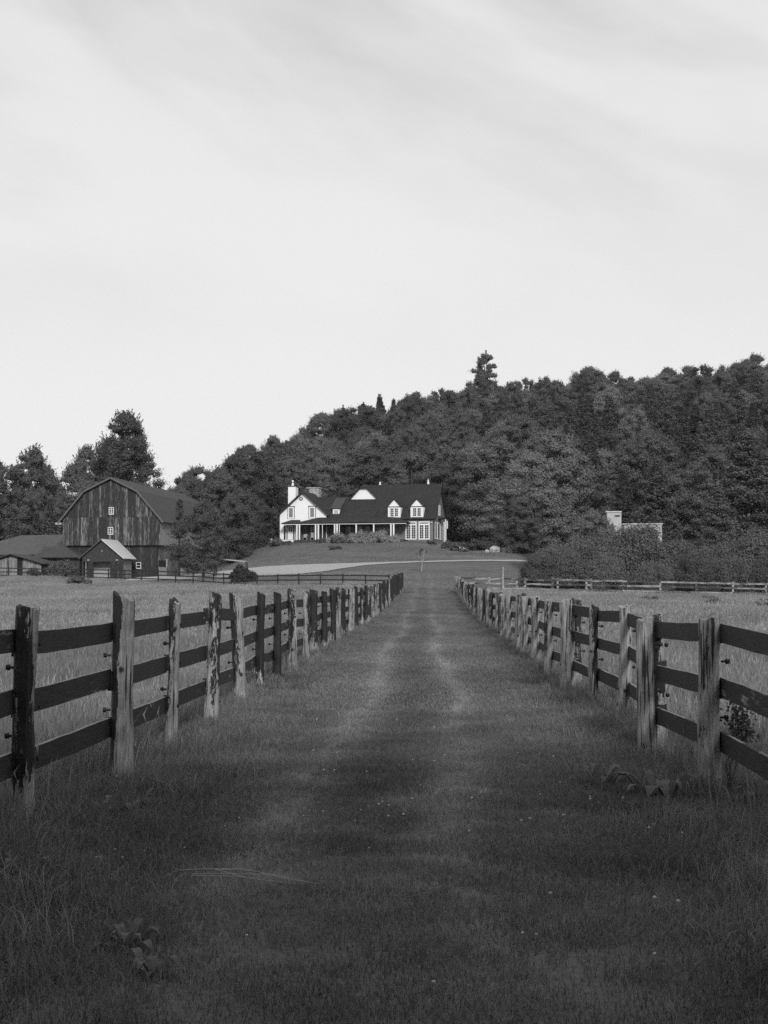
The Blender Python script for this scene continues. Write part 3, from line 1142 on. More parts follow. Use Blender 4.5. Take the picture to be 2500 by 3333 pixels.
part(MB().box(-20.56, -20.43, -.57, -.505, .3, 2.35).box(-19.61, -19.48, -.57, -.505, .3, 2.35).box(-20.56, -19.48, -.571, -.505, 2.351, 2.44), 'door_frame', M['dark_trim'], dr)
part(MB().blob((-19.72, -.60, 1.2), .035, 6, 4), 'handle', M['black'], dr)
part(MB().box(-20.95, -20.72, -.57, -.505, .3, 2.2), 'side_light', M['dark_trim'])


def local_to_world(o, x, y):
    c, s = math.cos(o.rotation_euler.z), math.sin(o.rotation_euler.z)
    return o.location.x + c * x - s * y, o.location.y + s * x + c * y


# two chairs on the porch
for k, (xc, lab) in enumerate(((-17.6, 'pale low-backed chair under the porch roof, nearer the white door'), (-16.55, 'pale high-backed chair under the porch roof, nearer the paired columns'))):
    wx, wy = local_to_world(house, xc, -1.6)
    t = thing('porch_chair', lab, 'chair', (wx, wy, 7.3 + .161), HT, 'chairs on the porch')
    hb = .85 if k == 0 else 1.05
    MB().box(-.27, .27, -.25, .25, .36, .42).build('seat', M['pale_wood'], t)
    MB().box(-.27, .27, .23, .28, .43, hb).build('backrest', M['pale_wood'], t)
    for sx in (-1, 1):
        for sy in (-1, 1):
            MB().box(sx * .24 - .025, sx * .24 + .025, sy * .21 - .025, sy * .21 + .025, 0, .355).build('leg', M['pale_wood'], t)
        MB().box(sx * .29 - .03, sx * .29 + .03, -.26, .22, .58, .62).build('armrest', M['pale_wood'], t)


# ------------------------------------------------------------------ barn
BT = R(-7)
bx0, by0, bz0 = -26.59, 175.0, 2.2
barn = thing('barn', 'big weathered gambrel-roofed barn with streaked board gable', 'barn', (bx0, by0, bz0), BT)
LOFT = 33.4


def roofline(x):
    pts = [(-11.95, 6.95), (-9.25, 10.13), (-6.02, 11.72), (-2.78, 10.15), (0, 6.95)]
    for (xa, za), (xb, zb) in zip(pts, pts[1:]):
        if xa <= x <= xb:
            return za + (zb - za) * (x - xa) / (xb - xa)
    return 6.95


gbl = [(-11.95, 3.9), (0, 3.9), (0, 6.95), (-2.78, 10.15), (-6.02, 11.72), (-9.25, 10.13), (-11.95, 6.95)]
core = MB().prism_y(gbl, .04, LOFT)
core = core.build('upper_wall', M['inside'], barn)
lower = MB().prism_y([(-11.55, -1.2), (-.35, -1.2), (-.35, 3.895), (-11.55, 3.895)], .48, LOFT - .3).build('lower_wall', M['inside'], barn)
n_b = 48
bw_ = 11.95 / n_b
for i in range(n_b):
    xa, xb = -11.95 + i * bw_ + .006, -11.95 + (i + 1) * bw_ - .006
    for tier in range(3):
        if tier == 2:
            za, y1, o_ = 7.245, .035, core
            ta, tb = roofline(xa) - .05, roofline(xb) - .05
            if max(ta, tb) < za + .2:
                continue
        elif tier == 1:
            za, y1, o_ = 3.87 + rnd.uniform(-.02, .01), .035, core
            ta, tb = min(7.235, roofline(xa) - .05), min(7.235, roofline(xb) - .05)
        else:
            za, y1, o_ = -.4, .475, lower
            ta = tb = 3.86
            if xa < -11.5 or xb > -.4:
                continue
        y0 = y1 - .03 - rnd.uniform(0, .02) - (.02 if tier == 2 else 0)
        v = [(xa, y0, za), (xb, y0, za), (xb, y0, tb), (xa, y0, ta), (xa, y1, za), (xb, y1, za), (xb, y1, tb), (xa, y1, ta)]
        mb = MB().add(v, [(0, 1, 2, 3), (7, 6, 5, 4), (0, 4, 5, 1), (1, 5, 6, 2), (2, 6, 7, 3), (3, 7, 4, 0)])
        wear = rnd.gauss(.10, .11) + (.04 if tier == 1 else 0) + (.16 if abs(rnd.gauss(0, 1)) > 1.5 else 0) + (-.12 if tier == 0 else 0)
        mb.build('board', M['board'], o_, wear=wear)
# side wall boards: foreshortened to slivers from the lane, joined
sb = MB()
nb = 112
for i in range(nb):
    ya, yb = .06 + i * (LOFT - .1) / nb, .06 + (i + 1) * (LOFT - .1) / nb - .02
    t_ = rnd.uniform(.02, .05)
    sb.box(.004, t_, ya, yb, 3.88, 6.9)
sb.build('side_boarding', M['board'], barn, kind='stuff', wear=.9)  # wear raised so the light on this side wall is in its colour
sb = MB()
for i in range(nb):
    ya, yb = .5 + i * (LOFT - .9) / nb, .5 + (i + 1) * (LOFT - .9) / nb - .02
    t_ = rnd.uniform(.02, .05)
    sb.box(-.346, -.346 + t_, ya, yb, -.6, 3.86)
sb.build('lower_side_boarding', M['board'], barn, kind='stuff', wear=.3)
# roof
pr_ = [(-12.5, 6.62), (-9.38, 10.36), (-6.02, 12.02), (-2.66, 10.36), (.55, 6.62)]
ins = [(.35, 6.62), (-2.76, 10.2), (-6.02, 11.80), (-9.28, 10.2), (-12.3, 6.62)]
rb_ = MB().prism_y(pr_[::-1] + ins[::-1], -.45, LOFT + .5)
broof = MB()
poly_out, poly_in = pr_, ins[::-1]
for (a, b, c, d) in zip(pr_, pr_[1:], poly_in, poly_in[1:]):
    broof.prism_y([a, c, d, b], -.45, LOFT + .5)
broof = broof.build('roof', M['barn_roof'], barn)
rk = MB()
for (a, b) in zip(pr_, pr_[1:]):
    d = Vector((b[0] - a[0], b[1] - a[1])).normalized()
    n_ = Vector((d.y, -d.x))
    if n_.y > 0:
        n_ = -n_
    q = [a, (a[0] + n_.x * .2, a[1] + n_.y * .2), (b[0] + n_.x * .2, b[1] + n_.y * .2), b]
    rk.prism_y(q, -.50, -.455)
rk.build('rake_board', M['grey_trim'], broof)
MB().box(-12.75, -12.05, -.4, .3, 6.35, 6.61).build('eave_return', M['pale_wood'], broof)


def barn_window(x0, x1, z0, z1, y, cols, rows, mask=None):
    f = MB()
    t = .055
    f.box(x0, x1, y - .06, y, z0, z0 + t * 1.5)
    f.box(x0, x1, y - .06, y, z1 - t, z1)
    f.box(x0, x0 + t, y - .06, y, z0 + t * 1.5, z1 - t)
    f.box(x1 - t, x1, y - .06, y, z0 + t * 1.5, z1 - t)
    o = f.build('barn_window', M['white_trim'], barn)
    m = MB()
    for i in range(1, cols):
        xm = x0 + (x1 - x0) * i / cols
        m.box(xm - .03, xm + .03, y - .05, y - .021, z0 + .1, z1 - t)
    for j in range(1, rows):
        zm = z0 + (z1 - z0) * j / rows
        m.box(x0 + t, x1 - t, y - .047, y - .022, zm - .022, zm + .022)
    m.build('muntins', M['white_trim'], o, kind='stuff')
    MB().box(x0 + t, x1 - t, y - .02, y - .002, z0 + t, z1 - t).build('glazing', M['glass'], o)


barn_window(-6.27, -5.66, 7.55, 8.42, -.03, 2, 3)
barn_window(-6.37, -5.72, 5.15, 6.02, -.02, 2, 3)
barn_window(-3.01, -2.41, 1.09, 1.86, .42, 1, 2)
for ya, yb in ((.6, 3.9), (9.9, 15.8)):
    fr = MB().box(-.30, -.285, ya - .1, yb + .1, -.3, 2.1).build('stable_doorway', M['inside'], barn)  # closed dark panel; the shade of the opening is put into its colour
    MB().box(-.28, -.22, ya, yb, -.1, 1.3).build('lower_door', M['pale_wood'], fr)
    MB().box(-.28, -.15, yb - .1, yb + .1, 1.301, 2.3).build('door_post', M['pale_wood'], fr)

# gabled porch shed in front of the barn gable (built in the barn's own directions)
sx, sy = local_to_world(barn, -5.15, -6)
shed = thing('entrance_shed', 'small gabled shed with wide dark doorway and bright metal roof slope before the barn', 'shed', (sx, sy, bz0), BT)
fw = MB()
fw.add([(-2.35, 0, 1.84), (2.35, 0, 1.84), (2.35, 0, 2.3), (0, 0, 4.2), (-2.35, 0, 2.3), (-2.35, .15, 1.84), (2.35, .15, 1.84), (2.35, .15, 2.3), (0, .15, 4.2), (-2.35, .15, 2.3)],
       [(0, 1, 2, 3, 4), (9, 8, 7, 6, 5), (0, 5, 6, 1), (1, 6, 7, 2), (2, 7, 8, 3), (3, 8, 9, 4), (4, 9, 5, 0)])
fw.build('gable_wall', M['dark_wall'], shed)
for i in range(7):
    xa = .98 + i * .22
    MB().box(xa, xa + .205, 0, .1 + rnd.uniform(0, .03), -.5, 1.838).build('board', M['board'], shed, wear=rnd.uniform(-.4, .1))
for i in range(3):
    xa = -1.72 + i * .23
    MB().box(xa, xa + .215, 0, .1 + rnd.uniform(0, .03), -.5, 1.838).build('board', M['board'], shed, wear=rnd.uniform(-.4, .0))
MB().box(-2.35, -2.22, 0, .12, -.5, 1.838).build('corner_post', M['dark_wall'], shed)
MB().box(-1.95, -1.88, .02, .12, -.5, 1.838).build('corner_post', M['pale_wood'], shed)
MB().box(-2.24, 2.24, 1.5, 1.6, -.5, 2.3).build('back_wall', M['pale_wood'], shed)
for i in range(16):
    ya = .16 + i * .235
    MB().box(2.25, 2.33, ya, ya + .22, -.5, 2.32).build('board', M['board'], shed, wear=rnd.uniform(.35, .75))
MB().box(-2.33, -2.25, .16, 3.89, -.5, 2.32).build('side_wall', M['dark_wall'], shed)
MB().slab([(-2.75, -.35, 2.2), (-2.75, 5.9, 2.2), (0, 5.9, 4.46), (0, -.35, 4.46)], .1).build('roof', M['shed_roof'], shed)
MB().slab([(2.75, -.35, 2.2), (2.75, 4.6, 2.2), (.004, 5.9, 4.46), (.004, -.35, 4.46)], .1).build('roof', M['metal_roof'], shed, label='bright metal roof slope')
MB().blob((0, -.06, 3.05), (.09, .05, .09), 7, 5).build('gable_lamp', M['pale_wood'], shed)
for xs_ in (-1.6, 1.8):
    MB().box(xs_ - .12, xs_ + .12, -.12, 0, 1.95, 2.1).build('eave_lamp', M['pale_wood'], shed)

# low outbuildings left of the barn
ox_, oy_ = local_to_world(barn, -18, 3)
shed2 = thing('long_shed', 'long low shed with broad grey hipped roof beside the barn', 'shed', (ox_, oy_, bz0 + .2), BT)
MB().box(-8, 5.6, 0, 7, -.8, 2.7).build('wall', M['dark_wall'], shed2)  # dark colour holds the shadow over the front wall
s2 = MB()
s2.slab([(-9.2, -.9, 2.65), (5.9, -.9, 2.65), (5.9, 3.5, 5.25), (-1.6, 3.5, 5.12)], .14)
s2.slab([(-9.2, 8, 2.65), (5.9, 8, 2.65), (5.9, 3.5, 5.25), (-1.6, 3.5, 5.12)], .14)
s2.slab([(-9.2, -.9, 2.651), (-1.6, 3.5, 5.121), (-9.2, 8, 2.651)], .14)
s2.build('roof', M['shed_roof'], shed2)
MB().box(-8.9, 5.6, -1.0, -.92, 2.45, 2.62).build('fascia', M['inside'], shed2)
ox_, oy_ = local_to_world(barn, -11.6, -2.5)
shed3 = thing('hipped_annex', 'low hip-roofed annex tucked between long shed and entrance shed', 'shed', (ox_, oy_, bz0), BT)
MB().box(-2.4, 2.6, 0, 2.6, -.6, 2.3).build('wall', M['dark_wall'], shed3)
s3 = MB()
s3.slab([(-3.0, -.6, 2.4), (2.9, -.6, 2.4), (.3, 1.3, 3.75), (-2.1, 1.3, 3.75)], .12)
s3.slab([(2.9, -.6, 2.401), (.3, 1.3, 3.751), (2.9, 2.9, 2.401)], .12)
s3.slab([(-3.0, -.6, 2.401), (-2.1, 1.3, 3.751), (-3.0, 2.9, 2.401)], .12)
s3.build('roof', M['barn_roof'], shed3)
ox_, oy_ = local_to_world(barn, -14.8, -9)
shed4 = thing('low_shed', 'low board shed with shallow gabled roof behind the meadow fence', 'shed', (ox_, oy_, bz0), BT)
MB().prism_y([(-3.4, -.8), (3.5, -.8), (3.5, 1.55), (0, 2.5), (-3.4, 1.5)], .12, 5).build('wall', M['inside'], shed4)
for i in range(22):
    xa = -3.4 + i * 6.9 / 22
    if 13 <= i <= 14:
        continue
    zt = 2.46 - abs(xa + .15) * .27
    MB().box(xa, xa + .29, .03, .10, -.6, zt).build('board', M['board'], shed4, wear=rnd.uniform(.35, .8))
s4 = MB()
s4.slab([(-4.0, -.5, 1.5), (-4.0, 5.3, 1.5), (0, 5.3, 2.72), (0, -.5, 2.72)], .1)
s4.slab([(4.0, -.5, 1.6), (4.0, 5.3, 1.6), (.003, 5.3, 2.72), (.003, -.5, 2.72)], .1)
s4.build('roof', M['barn_roof'], shed4)

# low lean-to with a pale roof beside the clipped bush
lt = thing('lean_to', 'low open lean-to with thin pale roof behind the clipped dark bush', 'shed', (-15.6, 150.5, gz(-15.6, 150.5)))
MB().slab([(-1.8, -.7, 1.70), (1.5, -.7, 1.40), (1.5, .7, 1.48), (-1.8, .7, 1.80)], .06).build('roof', M['pale_wood'], lt)
for xx in (-1.6, 1.6):
    for yy in (-.7, .7):
        MB().box(xx - .05, xx + .05, yy - .05, yy + .05, -.2, 1.34 if xx > 0 else 1.62).build('leg', M['dark_wall'], lt)

# pale metal sheds behind the hedge
wx, wy = 23.7, 152.0
t = thing('metal_tower', 'tall narrow pale metal box rising behind the hedge', 'shed', (wx, wy, gz(wx, wy)), R(-4))
hh = 8.85 - gz(wx, wy)
MB().box(-.72, .72, -.7, .7, -.5, hh).build('body', M['corrugated'], t)
MB().box(-.85, .75, -.8, .8, hh + .003, hh + .09).build('roof', M['metal_roof'], t)
MB().box(.05, .55, -.76, -.703, hh - .45, hh - .32).build('vent', M['inside'], t)
wx, wy = 26.75, 153.0
t = thing('metal_shed', 'long pale ribbed metal shed beside the narrow tower behind the hedge', 'shed', (wx, wy, gz(wx, wy)), R(-5))
hh = 7.6 - gz(wx, wy)
MB().box(-1.95, 1.95, -1.2, 1.2, -.5, hh).build('body', M['corrugated'], t)
rb2 = MB()
for i in range(16):
    x_ = -1.9 + i * .25
    rb2.box(x_, x_ + .07, -1.24, -1.203, -.3, hh - .05)
rb2.build('wall_ribs', M['corrugated'], t, kind='stuff')
MB().box(-2.05, 2.05, -1.35, 1.3, hh + .003, hh + .1).build('roof', M['metal_roof'], t)


# ------------------------------------------------------------------ trees
def leaf_quads(P, Nn, size, r, elong=1.4, flat=None):
    """P (n,3) leaf centres, Nn (n,3) normals -> diamond quads, each tilted at random about its normal."""
    n = len(P)
    t = r.normal(size=(n, 3))
    a = np.cross(Nn, t)
    a /= np.linalg.norm(a, axis=1)[:, None] + 1e-9
    b = np.cross(Nn, a)
    s = size * r.uniform(.6, 1.35, n)[:, None]
    a = a * s * elong * .5
    b = b * s * .5
    V = np.stack([P - a, P + b * 1.0 - a * .1, P + a, P - b * 1.0 - a * .1], 1).reshape(-1, 3)
    F = np.arange(4 * n).reshape(n, 4)
    return V, F


def puff_cloud(centers, radii, per, r, up=.35, shell=.55):
    """Leaf positions in ellipsoidal sprays; denser towards their skins."""
    out, nor = [], []
    for c, rd in zip(centers, radii):
        d = r.normal(size=(per, 3))
        d /= np.linalg.norm(d, axis=1)[:, None]
        k = (shell + (1 - shell) * r.random(per) ** .7) * (1 + .22 * r.normal(size=per) * .5)
        p = c + d * k[:, None] * rd
        n = d * .9 + r.normal(size=(per, 3)) * .30 + np.array([0, 0, up])
        out.append(p)
        nor.append(n / (np.linalg.norm(n, axis=1)[:, None] + 1e-9))
    return np.concatenate(out), np.concatenate(nor)


def broad_tree(seed, h=16.0, rad=4.6, base=.14, npuff=84, per=240, leaf=.27, mat='maple_leaf', bark='bark', full=1.0, lumps=0, twig=1.0, size=1.0):
    """A spreading crown: limbs carry sprays of leaves, gathered in a few big lobes with gaps between them."""
    r = np.random.default_rng(seed)
    cs, rs = [], []
    trunk_top = np.array([r.normal() * .5, r.normal() * .5, h * .84])
    lob = [(np.array([rad * .52 * math.cos(a), rad * .52 * math.sin(a), h * z]), rad * q) for a, z, q in
           ((r.uniform(0, 6.283), r.uniform(base + .16, .86), r.uniform(.42, .62)) for _ in range(lumps))]
    while len(cs) < npuff:
        t = r.random()
        z = h * (base + (0.96 - base) * t)
        prof = max(.02, 1 - abs(2 * t * .87 - .72) ** 2.0) ** .6
        a = r.uniform(0, 6.283)
        wob = 1 + .22 * math.sin(2 * a + seed) + .16 * math.sin(3 * a + 2 * seed + t * 4)
        rr = rad * max(.1, prof) * wob * full * (.25 + .75 * r.random() ** .5)
        c = np.array([rr * math.cos(a), rr * math.sin(a), z])
        if lumps and not any(np.linalg.norm((c - q) * np.array([1, 1, .9])) < w for q, w in lob) and r.random() < .86:
            continue
        s = rad * r.uniform(.13, .27) * (1 - .5 * t * t) * size
        cs.append(c)
        rs.append(np.array([s * r.uniform(.9, 1.4), s * r.uniform(.9, 1.4), s * r.uniform(.5, .9)]))
    P, Nn = puff_cloud(cs, rs, per, r, .4, .35)
    m = int(len(P) * .16 * twig)
    k = r.integers(0, len(cs), m)
    d = r.normal(size=(m, 3))
    d[:, 2] = np.abs(d[:, 2]) * 1.2
    d /= np.linalg.norm(d, axis=1)[:, None]
    P2 = np.array(cs)[k] + d * np.array(rs)[k] * (1 + np.abs(r.normal(size=m)) * .42)[:, None]
    P = np.concatenate([P, P2])
    Nn = np.concatenate([Nn, d])
    # upright shoots feather the top of the crown
    top = [i for i in range(len(cs)) if cs[i][2] > h * .62]
    SP, SN = [], []
    for i in top:
        for _ in range(int(8 * twig)):
            d = np.array([r.normal() * .5, r.normal() * .5, 1.0])
            d /= np.linalg.norm(d)
            L = r.uniform(.35, 1.0) * rad * .24
            q = r.normal(size=3) * .5
            b0 = cs[i] + np.array([q[0], q[1], .6]) * rs[i] * .9
            n_ = 9
            u = np.linspace(0, 1, n_)
            SP.append(b0 + d * (u * L)[:, None] + r.normal(size=(n_, 3)) * leaf * .35 * (1.1 - u)[:, None])
            SN.append(r.normal(size=(n_, 3)))
    if SP:
        P = np.concatenate([P] + SP)
        SN = np.concatenate(SN)
        Nn = np.concatenate([Nn, SN / np.linalg.norm(SN, axis=1)[:, None]])
    V, F = leaf_quads(P, Nn, leaf, r)
    crown = np_mesh('crown', V, F, M[mat])
    tb = MB()
    tb.tube([(0, 0, -.6), (0, 0, h * .05), tuple(trunk_top * np.array([.3, .3, .4])), tuple(trunk_top * np.array([.7, .7, .75])), tuple(trunk_top)],
            [h * .026, h * .02, h * .015, h * .009, h * .003], 8)
    for i in r.choice(len(cs), min(22, len(cs)), replace=False):
        c = cs[i]
        z0 = max(h * .12, c[2] * .62)
        f = min(1, z0 / (h * .84))
        s0 = trunk_top * f
        tb.tube([(s0[0], s0[1], z0), tuple((s0 + c) / 2 + np.array([0, 0, h * .015])), tuple(c)], [h * .007, h * .004, h * .0015], 5)
    return tb.mesh('trunk', M[bark], True), crown


def pine_tree(seed, h=17.0, rad=4.2, base=.10, step=.85, spray=150, leaf=.36, mat='needle', droop=0.05, top_open=False, up=0.25, power=.8):
    r = np.random.default_rng(seed)
    P, Nn = [], []
    tb = MB()
    tb.tube([(0, 0, -.6), (0, 0, h * .4), (0, 0, h * .98)], [h * .02, h * .013, h * .002], 8)
    z = h * base
    while z < h * .97:
        t = (z / h - base) / (1 - base)
        L0 = rad * (1 - t) ** power * (1.0 if t > .12 else .75 + t * 2)
        nb_ = r.integers(4, 7)
        a0 = r.uniform(0, 6.28)
        for k in range(nb_):
            a = a0 + 6.283 * k / nb_ + r.normal() * .25
            L = max(.35, L0 * r.uniform(.6, 1.12))
            if top_open and r.random() < .25:
                continue
            d = np.array([math.cos(a), math.sin(a), 0])
            s = np.array([-math.sin(a), math.cos(a), 0])
            n = int(spray * (.35 + .65 * L / rad))
            u = r.random(n) ** .65
            wdt = .34 * L * np.sin(np.clip(u * 2.6, 0, math.pi)) + .12
            lat = r.normal(size=n) * wdt * .55
            zz = z - droop * L * u + up * L * u ** 2 + r.normal(size=n) * .10 * (1 + .3 * L)
            p = d[None] * (L * u)[:, None] + s[None] * lat[:, None]
            p[:, 2] = zz
            P.append(p)
            nn = np.stack([r.normal(size=n) * .45, r.normal(size=n) * .45, np.ones(n)], 1) + d[None] * .25
            Nn.append(nn / np.linalg.norm(nn, axis=1)[:, None])
            tb.tube([(0, 0, z), tuple(d * L * .85 + np.array([0, 0, z - droop * L * .8 + up * L * .6]))], [h * .0045, h * .001], 4, False)
        z += step * r.uniform(.75, 1.25) * (1 - .45 * t)
    n = 60
    tip = np.stack([r.normal(size=n) * .15, r.normal(size=n) * .15, h * (.93 + .08 * r.random(n))], 1)
    P.append(tip)
    q = r.normal(size=(n, 3))
    Nn.append(q / np.linalg.norm(q, axis=1)[:, None])
    V, F = leaf_quads(np.concatenate(P), np.concatenate(Nn), leaf, r, 1.9)
    return tb.mesh('trunk', M['bark'], True), np_mesh('crown', V, F, M[mat])


def bush(seed, h=3.5, rad=2.2, npuff=26, per=260, leaf=.16, mat='shrub_leaf', stems=7, wisp=.6):
    r = np.random.default_rng(seed)
    cs, rs = [], []
    for _ in range(npuff):
        a, q = r.uniform(0, 6.283), r.random() ** .5
        t = r.random()
        z = h * (.10 + .78 * t * math.sqrt(max(0, 1 - (q * .88) ** 2)))
        cs.append(np.array([rad * q * .82 * math.cos(a), rad * q * .82 * math.sin(a), z]))
        s = rad * r.uniform(.18, .34)
        rs.append(np.array([s, s, s * r.uniform(.7, 1.1)]))
    P, Nn = puff_cloud(cs, rs, per, r, .3, .4)
    m = int(len(P) * .14 * wisp)
    k = r.integers(0, len(cs), m)
    d = r.normal(size=(m, 3))
    d[:, 2] = np.abs(d[:, 2]) * 1.3
    d /= np.linalg.norm(d, axis=1)[:, None]
    P2 = np.array(cs)[k] + d * np.array(rs)[k] * r.uniform(1.0, 1.75, m)[:, None]
    P = np.concatenate([P, P2])
    P[:, 2] = np.maximum(P[:, 2], .03)
    Nn = np.concatenate([Nn, d])
    V, F = leaf_quads(P, Nn, leaf, r, 1.8)
    sb_ = MB()
    for i in range(stems):
        c = cs[i]
        sb_.tube([(r.normal() * .15, r.normal() * .15, -.15), tuple(c * np.array([.45, .45, .5])), tuple(c)], [h * .012, h * .008, h * .003], 5)
    return sb_.mesh('stem', M['bark'], True), np_mesh('foliage', V, F, M[mat])


def grown(name, pair, label, cat, x, y, s=1.0, sz=None, rz=None, group=None, sink=.1, parts=('trunk', 'crown')):
    o = thing(name, label, cat, (x, y, gz(x, y) - sink), rnd.uniform(0, 6.28) if rz is None else rz, group)
    for nm, me in zip(parts, pair):
        link(nm, me, o)
    o.scale = (s, s, s if sz is None else sz)
    return o


maples = [broad_tree(20 + k, 16, 4.6 + .3 * (k % 3), .08, 120, 470, .165) for k in range(6)]
lights = [broad_tree(40 + k, 14, 4.8, .06, 120, 520, .15, 'light_leaf') for k in range(3)]
pines = [pine_tree(60 + k, 17, 4.0 + .3 * k, .05, .8, 420, .22) for k in range(4)]
M['light_needle'] = leafy('pale_pine_needles', 0.18, 0.28, 0.15)
pale_pines = [pine_tree(66 + k, 17, 5.2, .04, 1.0, 620, .19, 'light_needle', droop=.10, up=.22, power=.6) for k in range(2)]
spruces = [pine_tree(70 + k, 13, 2.9, .03, .55, 170, .22, droop=.30, up=.18, power=.85) for k in range(2)]
willows = [bush(80 + k, 4.9, 3.2, 90, 480, .088, wisp=1.5) for k in range(4)]
lowbush = [bush(90 + k, 1.6, 1.3, 22, 220, .10) for k in range(3)]

# the wooded hill: every crown a tree
taken = []


def free(x, y, d):
    for a, b, q in taken:
        if (a - x) ** 2 + (b - y) ** 2 < (d + q) ** 2 * .25:
            return False
    return True


hill = []
tries = 0
hr = random.Random(77)
while tries < 30000 and len(hill) < 285:
    tries += 1
    t = hr.random() ** .8
    y = 236 + t * 192
    u = hr.uniform(-.136, .275)
    x = u * y
    g = gz(x, y)
    if x < -.118 * y + 3 and y < 300:
        continue
    s = 8.0 + 1.3 * t
    if free(x, y, s):
        taken.append((x, y, s))
        hill.append((x, y, t, g))

def over(x, y):
    """Which landmark a tree of the hill is seen above."""
    a = x / y
    for lim, w in ((-.095, 'above the barn roof end'), (-.06, 'left of the white gable'), (-.03, 'above the white gable'), (.0, 'above the porch roof'), (.04, 'above the dormered roof'),
                   (.08, 'right of the farmhouse'), (.125, 'above the rockery and flower bed'), (.165, 'above the narrow metal tower'), (.205, 'above the long metal shed'), (9, 'above the hedge end')):
        if a < lim:
            return w


for (x, y, t, g) in hill:
    k = hr.random()
    low = t < .22
    pine_zone = (x > 14 and t < .45)
    zone = 'at the foot of the wood' if low else 'in the middle of the wood' if t < .55 else 'high in the wood' if t < .8 else 'on the crest of the wood'
    if k < (.45 if pine_zone else .14 if t < .6 else .04) and x > -.085 * y:
        nm, pair, lab, sc, sh, gr = 'pine_tree', hr.choice(pines), 'dark tiered pine', hr.uniform(.85, 1.12), hr.uniform(.8, 1.1), 'pines'
    elif k < .80:
        nm, pair, lab, sc, sh, gr = 'maple_tree', hr.choice(maples), 'dark rounded broadleaf tree', hr.uniform(.85, 1.25), hr.uniform(.8, 1.12), 'dark broadleaf trees'
    else:
        nm, pair, lab, sc, sh, gr = 'ash_tree', hr.choice(lights), 'paler broadleaf tree', hr.uniform(.9, 1.25), hr.uniform(.85, 1.12), 'pale broadleaf trees'
    grown(nm, pair, lab + ' ' + zone + ', ' + over(x, y), 'tree', x, y, sc, sh, group=gr + ' ' + zone + ', ' + over(x, y))

# trees that stand out
crest_pine = broad_tree(101, 24.5, 3.7, .50, 52, 260, .20, 'needle', 'bark', .95, 0, 2.2, 1.1)
o = grown('white_pine', crest_pine, 'tall ragged pine standing alone above the hill crest', 'tree', 27.7, 398, 1.0, 1.0, .4)
for k, (bz, ln, up_) in enumerate(((.50, 6.2, .75), (.58, 5.2, .6))):
    link('bough', pine_tree(102 + k, 24.5, ln, bz, 40, 330, .2, 'needle', -.05, False, up_, .5)[1], o)
grown('spruce_tree', spruces[0], 'pointed spruce breaking the skyline above the white farmhouse', 'tree', -1.2, 394, 1.5, 1.35)
grown('spruce_tree', spruces[1], 'smaller pointed spruce close beside the skyline spruce above the farmhouse', 'tree', 2.6, 396, 1.2, 1.2)
big = broad_tree(106, 26.5, 6.2, .10, 200, 300, .19, 'maple_leaf', 'bark', 1.0, 0, 1.6, .85)
grown('oak_tree', big, 'tallest tree behind the barn, broad ragged crown against the sky', 'tree', -41.0, 232)
for i, (x, y, h_, k, lab) in enumerate([
    (-56.7, 238, 20.5, 0, 'rounded tree with domed crown left of the tall tree behind the barn'),
    (-49.6, 246, 21.0, 3, 'slimmer tree between the domed crown and the tall tree behind the barn'),
    (-63.5, 240, 16.5, 1, 'dark tree at the picture edge above the long grey shed roof'),
    (-53, 226, 14.0, 4, 'lower dark tree in front of the domed tree above the sheds'),
    (-45.6, 224, 15.0, 5, 'lower dark tree below the tall tree, touching the barn roof'),
    (-35.2, 254, 15.5, 2, 'soft low tree in the gap right of the tall tree above the barn ridge'),
    (-59.5, 256, 19, 2, 'tree behind the domed crown, filling the skyline at the picture edge'),
    (-47.0, 262, 22, 4, 'soft tree behind the slimmer one, just left of the tall tree'),
    (-66.0, 252, 19, 3, 'farthest tree at the picture edge above the sheds'),
    (-38.8, 240, 13, 0, 'dark lower tree right under the tall tree behind the barn ridge'),
    (-31.0, 262, 12.0, 4, 'small tree in the dip of the skyline above the barn roof end')]):
    b = maples[k % 6] if i != 5 else lights[0]
    grown('maple_tree', b, lab, 'tree', x, y, h_ / 16.5, h_ / 15.6, group='trees behind the barn')
for x, y, h_, lab in ((-52, 207, 10.5, 'small conifer nearest the picture edge above the grey shed roof'), (-46.6, 206, 12.0, 'pale-tipped conifer touching the left wall of the barn'), (-49.5, 210, 10.0, 'small conifer between two others above the grey shed roof'), (-56, 212, 13, 'dark conifer farthest from the barn above the shed roof')):
    grown('spruce_tree', spruces[0 if x < -50 else 1], lab, 'tree', x, y, h_ / 13, h_ / 13, group='conifers behind the long shed')
dense = [broad_tree(110 + k, 14, 5.2, .03, 130, 340, .18) for k in range(3)]
for x, y, h_, k, lab in ((-23.6, 214, 13.5, 0, 'dense dark tree directly right of the barn roof'), (-19.6, 226, 15.5, 1, 'full rounded tree behind and left of the farmhouse gable'), (-21.0, 203, 9.0, 2, 'dark low spreading tree between barn and farmhouse lawn'),
                         (-26.0, 232, 15.0, 2, 'tall bushy tree rising behind the barn roof end'), (-18.6, 212, 8.0, 0, 'dark bushy tree against the left wall of the farmhouse'), (-16.5, 240, 17.0, 1, 'leaning airy tree behind the white chimney')):
    grown('maple_tree', dense[k], lab, 'tree', x, y, h_ / 14.5, h_ / 14, group='trees between barn and house')
